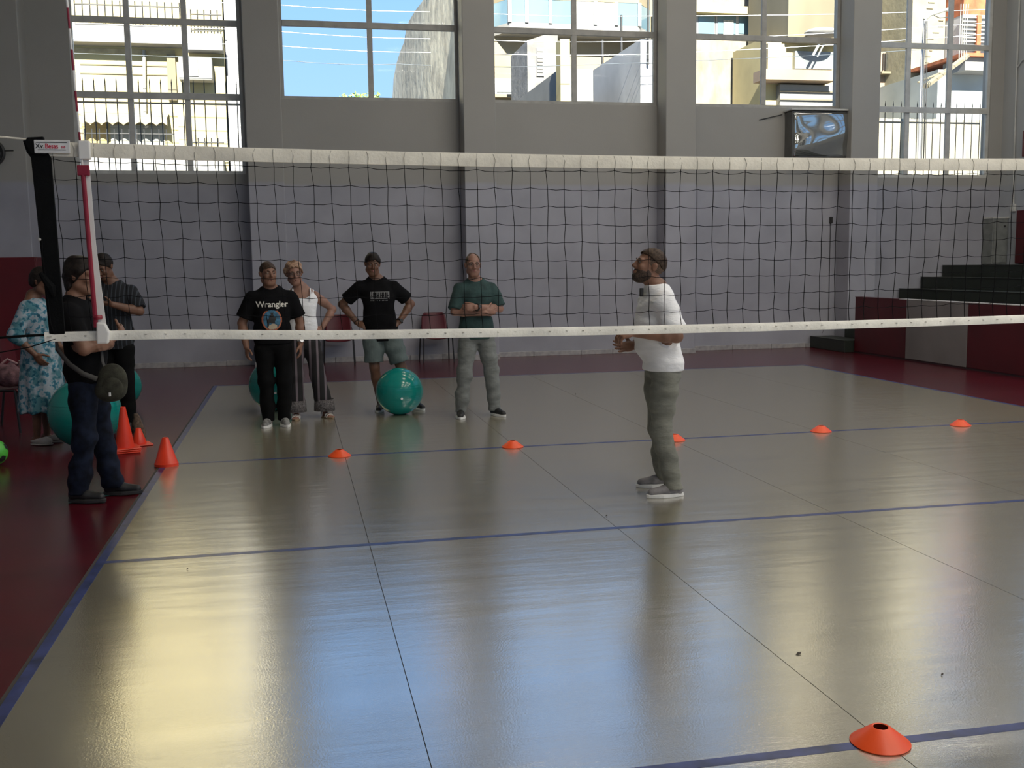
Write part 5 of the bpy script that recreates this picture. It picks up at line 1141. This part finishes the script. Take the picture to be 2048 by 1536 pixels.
# --- man in lettered black shirt
P4 = person(dict(x=.915, y=4.93, rz=4, H=1.695, w=1.09, belly=.7, skin=0, label='stocky man in a black t-shirt with a round logo, arms hanging', head=dict(pitch=0, yaw=16, dx=-.02, gaze=.6), hair=dict(m=hair_br, th=.006, front=.068, back=-.06), face=1.1, h=.0068, arm=1.1,
    arms=[dict(e=(.285, .03, 1.075), w=(.275, -.045, .845), **HANG, hn=(-1, .3, 0), ht=(0, -1, 0)), dict(e=(-.30, .03, 1.075), w=(-.265, -.04, .835), **HANG, hn=(1, .3, 0), ht=(0, -1, 0))],
    legs=[dict(k=(.10, -.03, .48), a=(.085, .03, .085), t=(.12, -1)), dict(k=(-.085, -.02, .48), a=(-.075, .03, .085), t=(-.3, -1))],
    wear=[dict(kind='legs', m=m_blackp, r=(.104, .080, .066), wr=.0035), dict(kind='top', m=m_black, name='t_shirt', hem=.86, off=.018, offh=.022, sl=.80, loose=.030, nz=1.51), dict(kind='shoes', m=mat('grey_trainer', (.28, .28, .27), rough=.7, var=.2, scale=25), ms=m_wh_sole, ml=m_wh_sole), dict(kind='band', name='wristwatch', arm=0, m=m_silver, back=.03, wd=.008, face=(.3, -1, 0), mf=m_silver)]))
ts = [q for q in P4['wear'] if q.get('name') == 't_shirt'][0]['obj']
text_decal(ts, 'Wrangler', .082, 0.0, 1.265, mat('print_white', (.62, .60, .54), rough=.8, var=.02), .0025, ts)
lx0, lx1, lz0, lz1 = -.108, .092, .995, 1.225
def rr(u, v): return math.hypot(u-.5, v-.5)*2
decal(ts, lambda u, v: .86 < rr(u, v) <= 1.0 and v < .9, lx0, lx1, lz0, lz1, 48, 48, mat('print_orange', (.42, .13, .06), rough=.8), .0022, 'logo_ring', ts)
decal(ts, lambda u, v: rr(u, v) <= .86, lx0, lx1, lz0, lz1, 48, 48, mat('print_blue', (.05, .16, .26), rough=.8, var=.2, scale=30), .0018, 'logo_disc', ts)
def blob(u, v): return (abs(u-.5) < .10+.05*(v < .62) and .35 < v < .72) or (abs(v-.45-.25*(u-.3)) < .07 and .25 < u < .7) or ((u-.52)**2+(v-.76)**2 < .0045) or (abs(v-.80) < .02 and abs(u-.52) < .12) or (abs(u-.32-.2*(v-.3)) < .035 and .2 < v < .45)
decal(ts, lambda u, v: rr(u, v) < .84 and blob(u, v), lx0, lx1, lz0, lz1, 60, 60, m_ink, .0032, 'logo_figure', ts)
decal(ts, lambda u, v: rr(u, v) < .84 and v < .30+.04*math.sin(14*u) and .3 < u < .75, lx0, lx1, lz0, lz1, 48, 48, mat('print_cream', (.50, .42, .30), rough=.8), .0028, 'logo_ground', ts)
# --- woman in white top and striped trousers
P5 = person(dict(x=1.225, y=5.40, rz=2, H=1.69, w=.96, fem=True, belly=.2, skin=1, label='blonde woman in a white sleeveless top and dark striped trousers', head=dict(pitch=4, yaw=6, dx=-.07, roll=-3), hair=dict(m=hair_bl, th=.020, front=.080, back=-.05, amp=.007, freq=48, brow=hair_br, blobs=[((.06, .02, .03), (.035, .06, .055)), ((-.06, .02, .02), (.04, .06, .06))]), barefoot=True, arm=.92, leg=.95, h=.0068,
    arms=[dict(e=(.335, .08, 1.175), w=(.20, -.02, .975), hd=(-.8, -.35, -.35), hn=(-.2, .6, -.6), ht=(0, -.5, .8), curl=(.4, .4, .3)), dict(e=(-.27, .03, 1.08), w=(-.26, -.02, .84), **HANG, hn=(1, .2, 0), ht=(0, -1, 0))],
    legs=[dict(k=(.14, -.02, .47), a=(.205, .02, .085), t=(.45, -1)), dict(k=(-.09, -.01, .47), a=(-.10, .01, .085), t=(-.1, -1))],
    wear=[dict(kind='legs', m=stripes('striped_trouser_cloth', (.011, .010, .011), (.14, .115, .13), 13., 0, .70), name='wide_trousers', r=(.098, .082, .098), rm=.088, cuffz=.03, off=.012, wr=.005), dict(kind='top', m=m_whitet, name='sleeveless_top', hem=.93, off=.009, offh=.014, sl=0, nz=1.44, nr=.125, nk=1.15), dict(kind='sandals', m=mat('white_strap', (.6, .57, .53), rough=.6), ms=mat('cork_sole', (.28, .2, .12), rough=.8)), dict(kind='glasses', m=m_rail)]))
for i in (0, 1):
    a = P5['legs'][i]['a']; mb = MB(); n_ = 26
    prof = [(a[0]+.115*math.cos(2*PI*q/n_), a[1]+.115*math.sin(2*PI*q/n_)) for q in range(n_)]
    mb.add([(x, y, .075) for x, y in prof]+[(a[0]+(x-a[0])*.92, a[1]+(y-a[1])*.92, .20) for x, y in prof], [(q, (q+1) % n_, n_+(q+1) % n_, n_+q) for q in range(n_)])
    o = mb.build('hem_border', mat('patterned_hem', (.16, .145, .145), rough=.9, scale=70, col2=(.03, .028, .03)), P5['root'], smooth=True); o.modifiers.new('t', 'SOLIDIFY').thickness = .004
# --- man in black shirt and shorts, hands on hips
P6 = person(dict(x=2.06, y=5.74, rz=-3, H=1.785, w=1.04, belly=.15, skin=2, label='man in a black t-shirt and grey shorts with both hands on his hips', head=dict(pitch=10, yaw=4, roll=5, dx=-.04, dy=-.03, dz=-.005), hair=dict(m=hair_dk, th=.013, front=.066, back=-.05), h=.0068, pelvis=(.03, 0),
    arms=[dict(e=(.385, .10, 1.205), w=(.235, -.02, 1.005), hd=(-.75, -.45, -.30), hn=(-.3, .6, -.6), ht=(0, .5, .8), curl=(.4, .4, .3)), dict(e=(-.395, .10, 1.215), w=(-.225, -.02, 1.005), hd=(.75, -.45, -.30), hn=(.3, .6, -.6), ht=(0, .5, .8), curl=(.4, .4, .3))],
    legs=[dict(k=(.25, -.02, .49), a=(.41, .06, .085), t=(.4, -1)), dict(k=(-.05, -.02, .50), a=(.005, .03, .085), t=(-.15, -1))],
    wear=[dict(kind='legs', m=m_short, name='shorts', short=True, end=.86, r=(.112, .108, 0), off=.002, waist=.945, wr=.006), dict(kind='top', m=m_black, name='t_shirt', hem=.80, off=.016, offh=.022, sl=.72, loose=.030, nz=1.505), dict(kind='shoes', m=m_blkshoe, ms=m_wh_sole, stripe=m_wh_sole), dict(kind='band', name='wristwatch', arm=0, m=m_blkshoe, back=.02, wd=.009, face=(.6, -1, .3), mf=m_rail), dict(kind='band', name='bracelet', arm=1, m=m_blkshoe, back=.02, wd=.005)]))
ts = [q for q in P6['wear'] if q.get('name') == 't_shirt'][0]['obj']; bars = [rnd.random() for _ in range(60)]
decal(ts, lambda u, v: (v > .90 and u > .06) or (v < .10 and u < .9) or (u < .03) or (u > .97) or (int(u*44) % 4 in (0, 1) and bars[int(u*44)] > .25 and .1 < v < .9 and not (.42 < v < .55 and bars[int(u*44)] > .6)), -.075, .135, 1.275, 1.355, 88, 24, mat('print_grey', (.20, .20, .20), rough=.8), .0025, 'chest_print', ts)
decal(ts, lambda u, v: int(u*30) % 2 == 0 and bars[int(u*30)] > .3, -.075, .135, 1.252, 1.262, 60, 3, MATS['print_grey'], .0025, 'chest_print', ts)
# --- man in green shirt with crossed arms
P7 = person(dict(x=3.055, y=4.97, rz=6, H=1.755, w=.98, belly=.2, skin=1, label='man with glasses in a dark green t-shirt and light grey trousers, arms crossed', head=dict(pitch=0, yaw=-6, dx=-.03), hair=dict(m=hair_gr, th=.006, front=.088, back=-.05, recede=.035), h=.0065,
    arms=[dict(e=(.245, -.055, 1.165), w=(-.075, -.225, 1.195), hd=(-1, .10, -.02), hn=(0, 1, -.2), ht=(0, 0, 1), curl=(.45, .5, .4), thumb=-.1), dict(e=(-.255, -.055, 1.145), w=(.06, -.185, 1.125), hd=(1, .15, .20), hn=(0, 1, .1), ht=(0, 0, 1), curl=(.3, .45, .4))],
    legs=[dict(k=(.155, -.02, .49), a=(.20, .03, .085), t=(.28, -1)), dict(k=(-.145, -.02, .49), a=(-.185, .03, .085), t=(-.28, -1))],
    wear=[dict(kind='legs', m=m_greyp, r=(.104, .080, .064), wr=.0065, wf=(5, 8, 24)), dict(kind='top', m=m_greent, name='t_shirt', hem=.845, off=.016, offh=.026, sl=.92, loose=.028, wr=.0045, nz=1.505), dict(kind='shoes', m=m_blkshoe, ms=m_wh_sole), dict(kind='band', name='wristwatch', arm=0, m=m_blkshoe, back=.03, wd=.010, face=(0, -1, .3), mf=m_rail), dict(kind='glasses', m=m_rail)]))

for e in (1, -1):
    MB().tube([(e*.085, -.112, 1.285), (e*.092, -.098, 1.36), (e*.092, -.03, 1.405), (e*.085, .06, 1.385), (e*.075, .105, 1.30)], .009, 8).build('shoulder_strap', m_whitet, P5['root'], smooth=True)
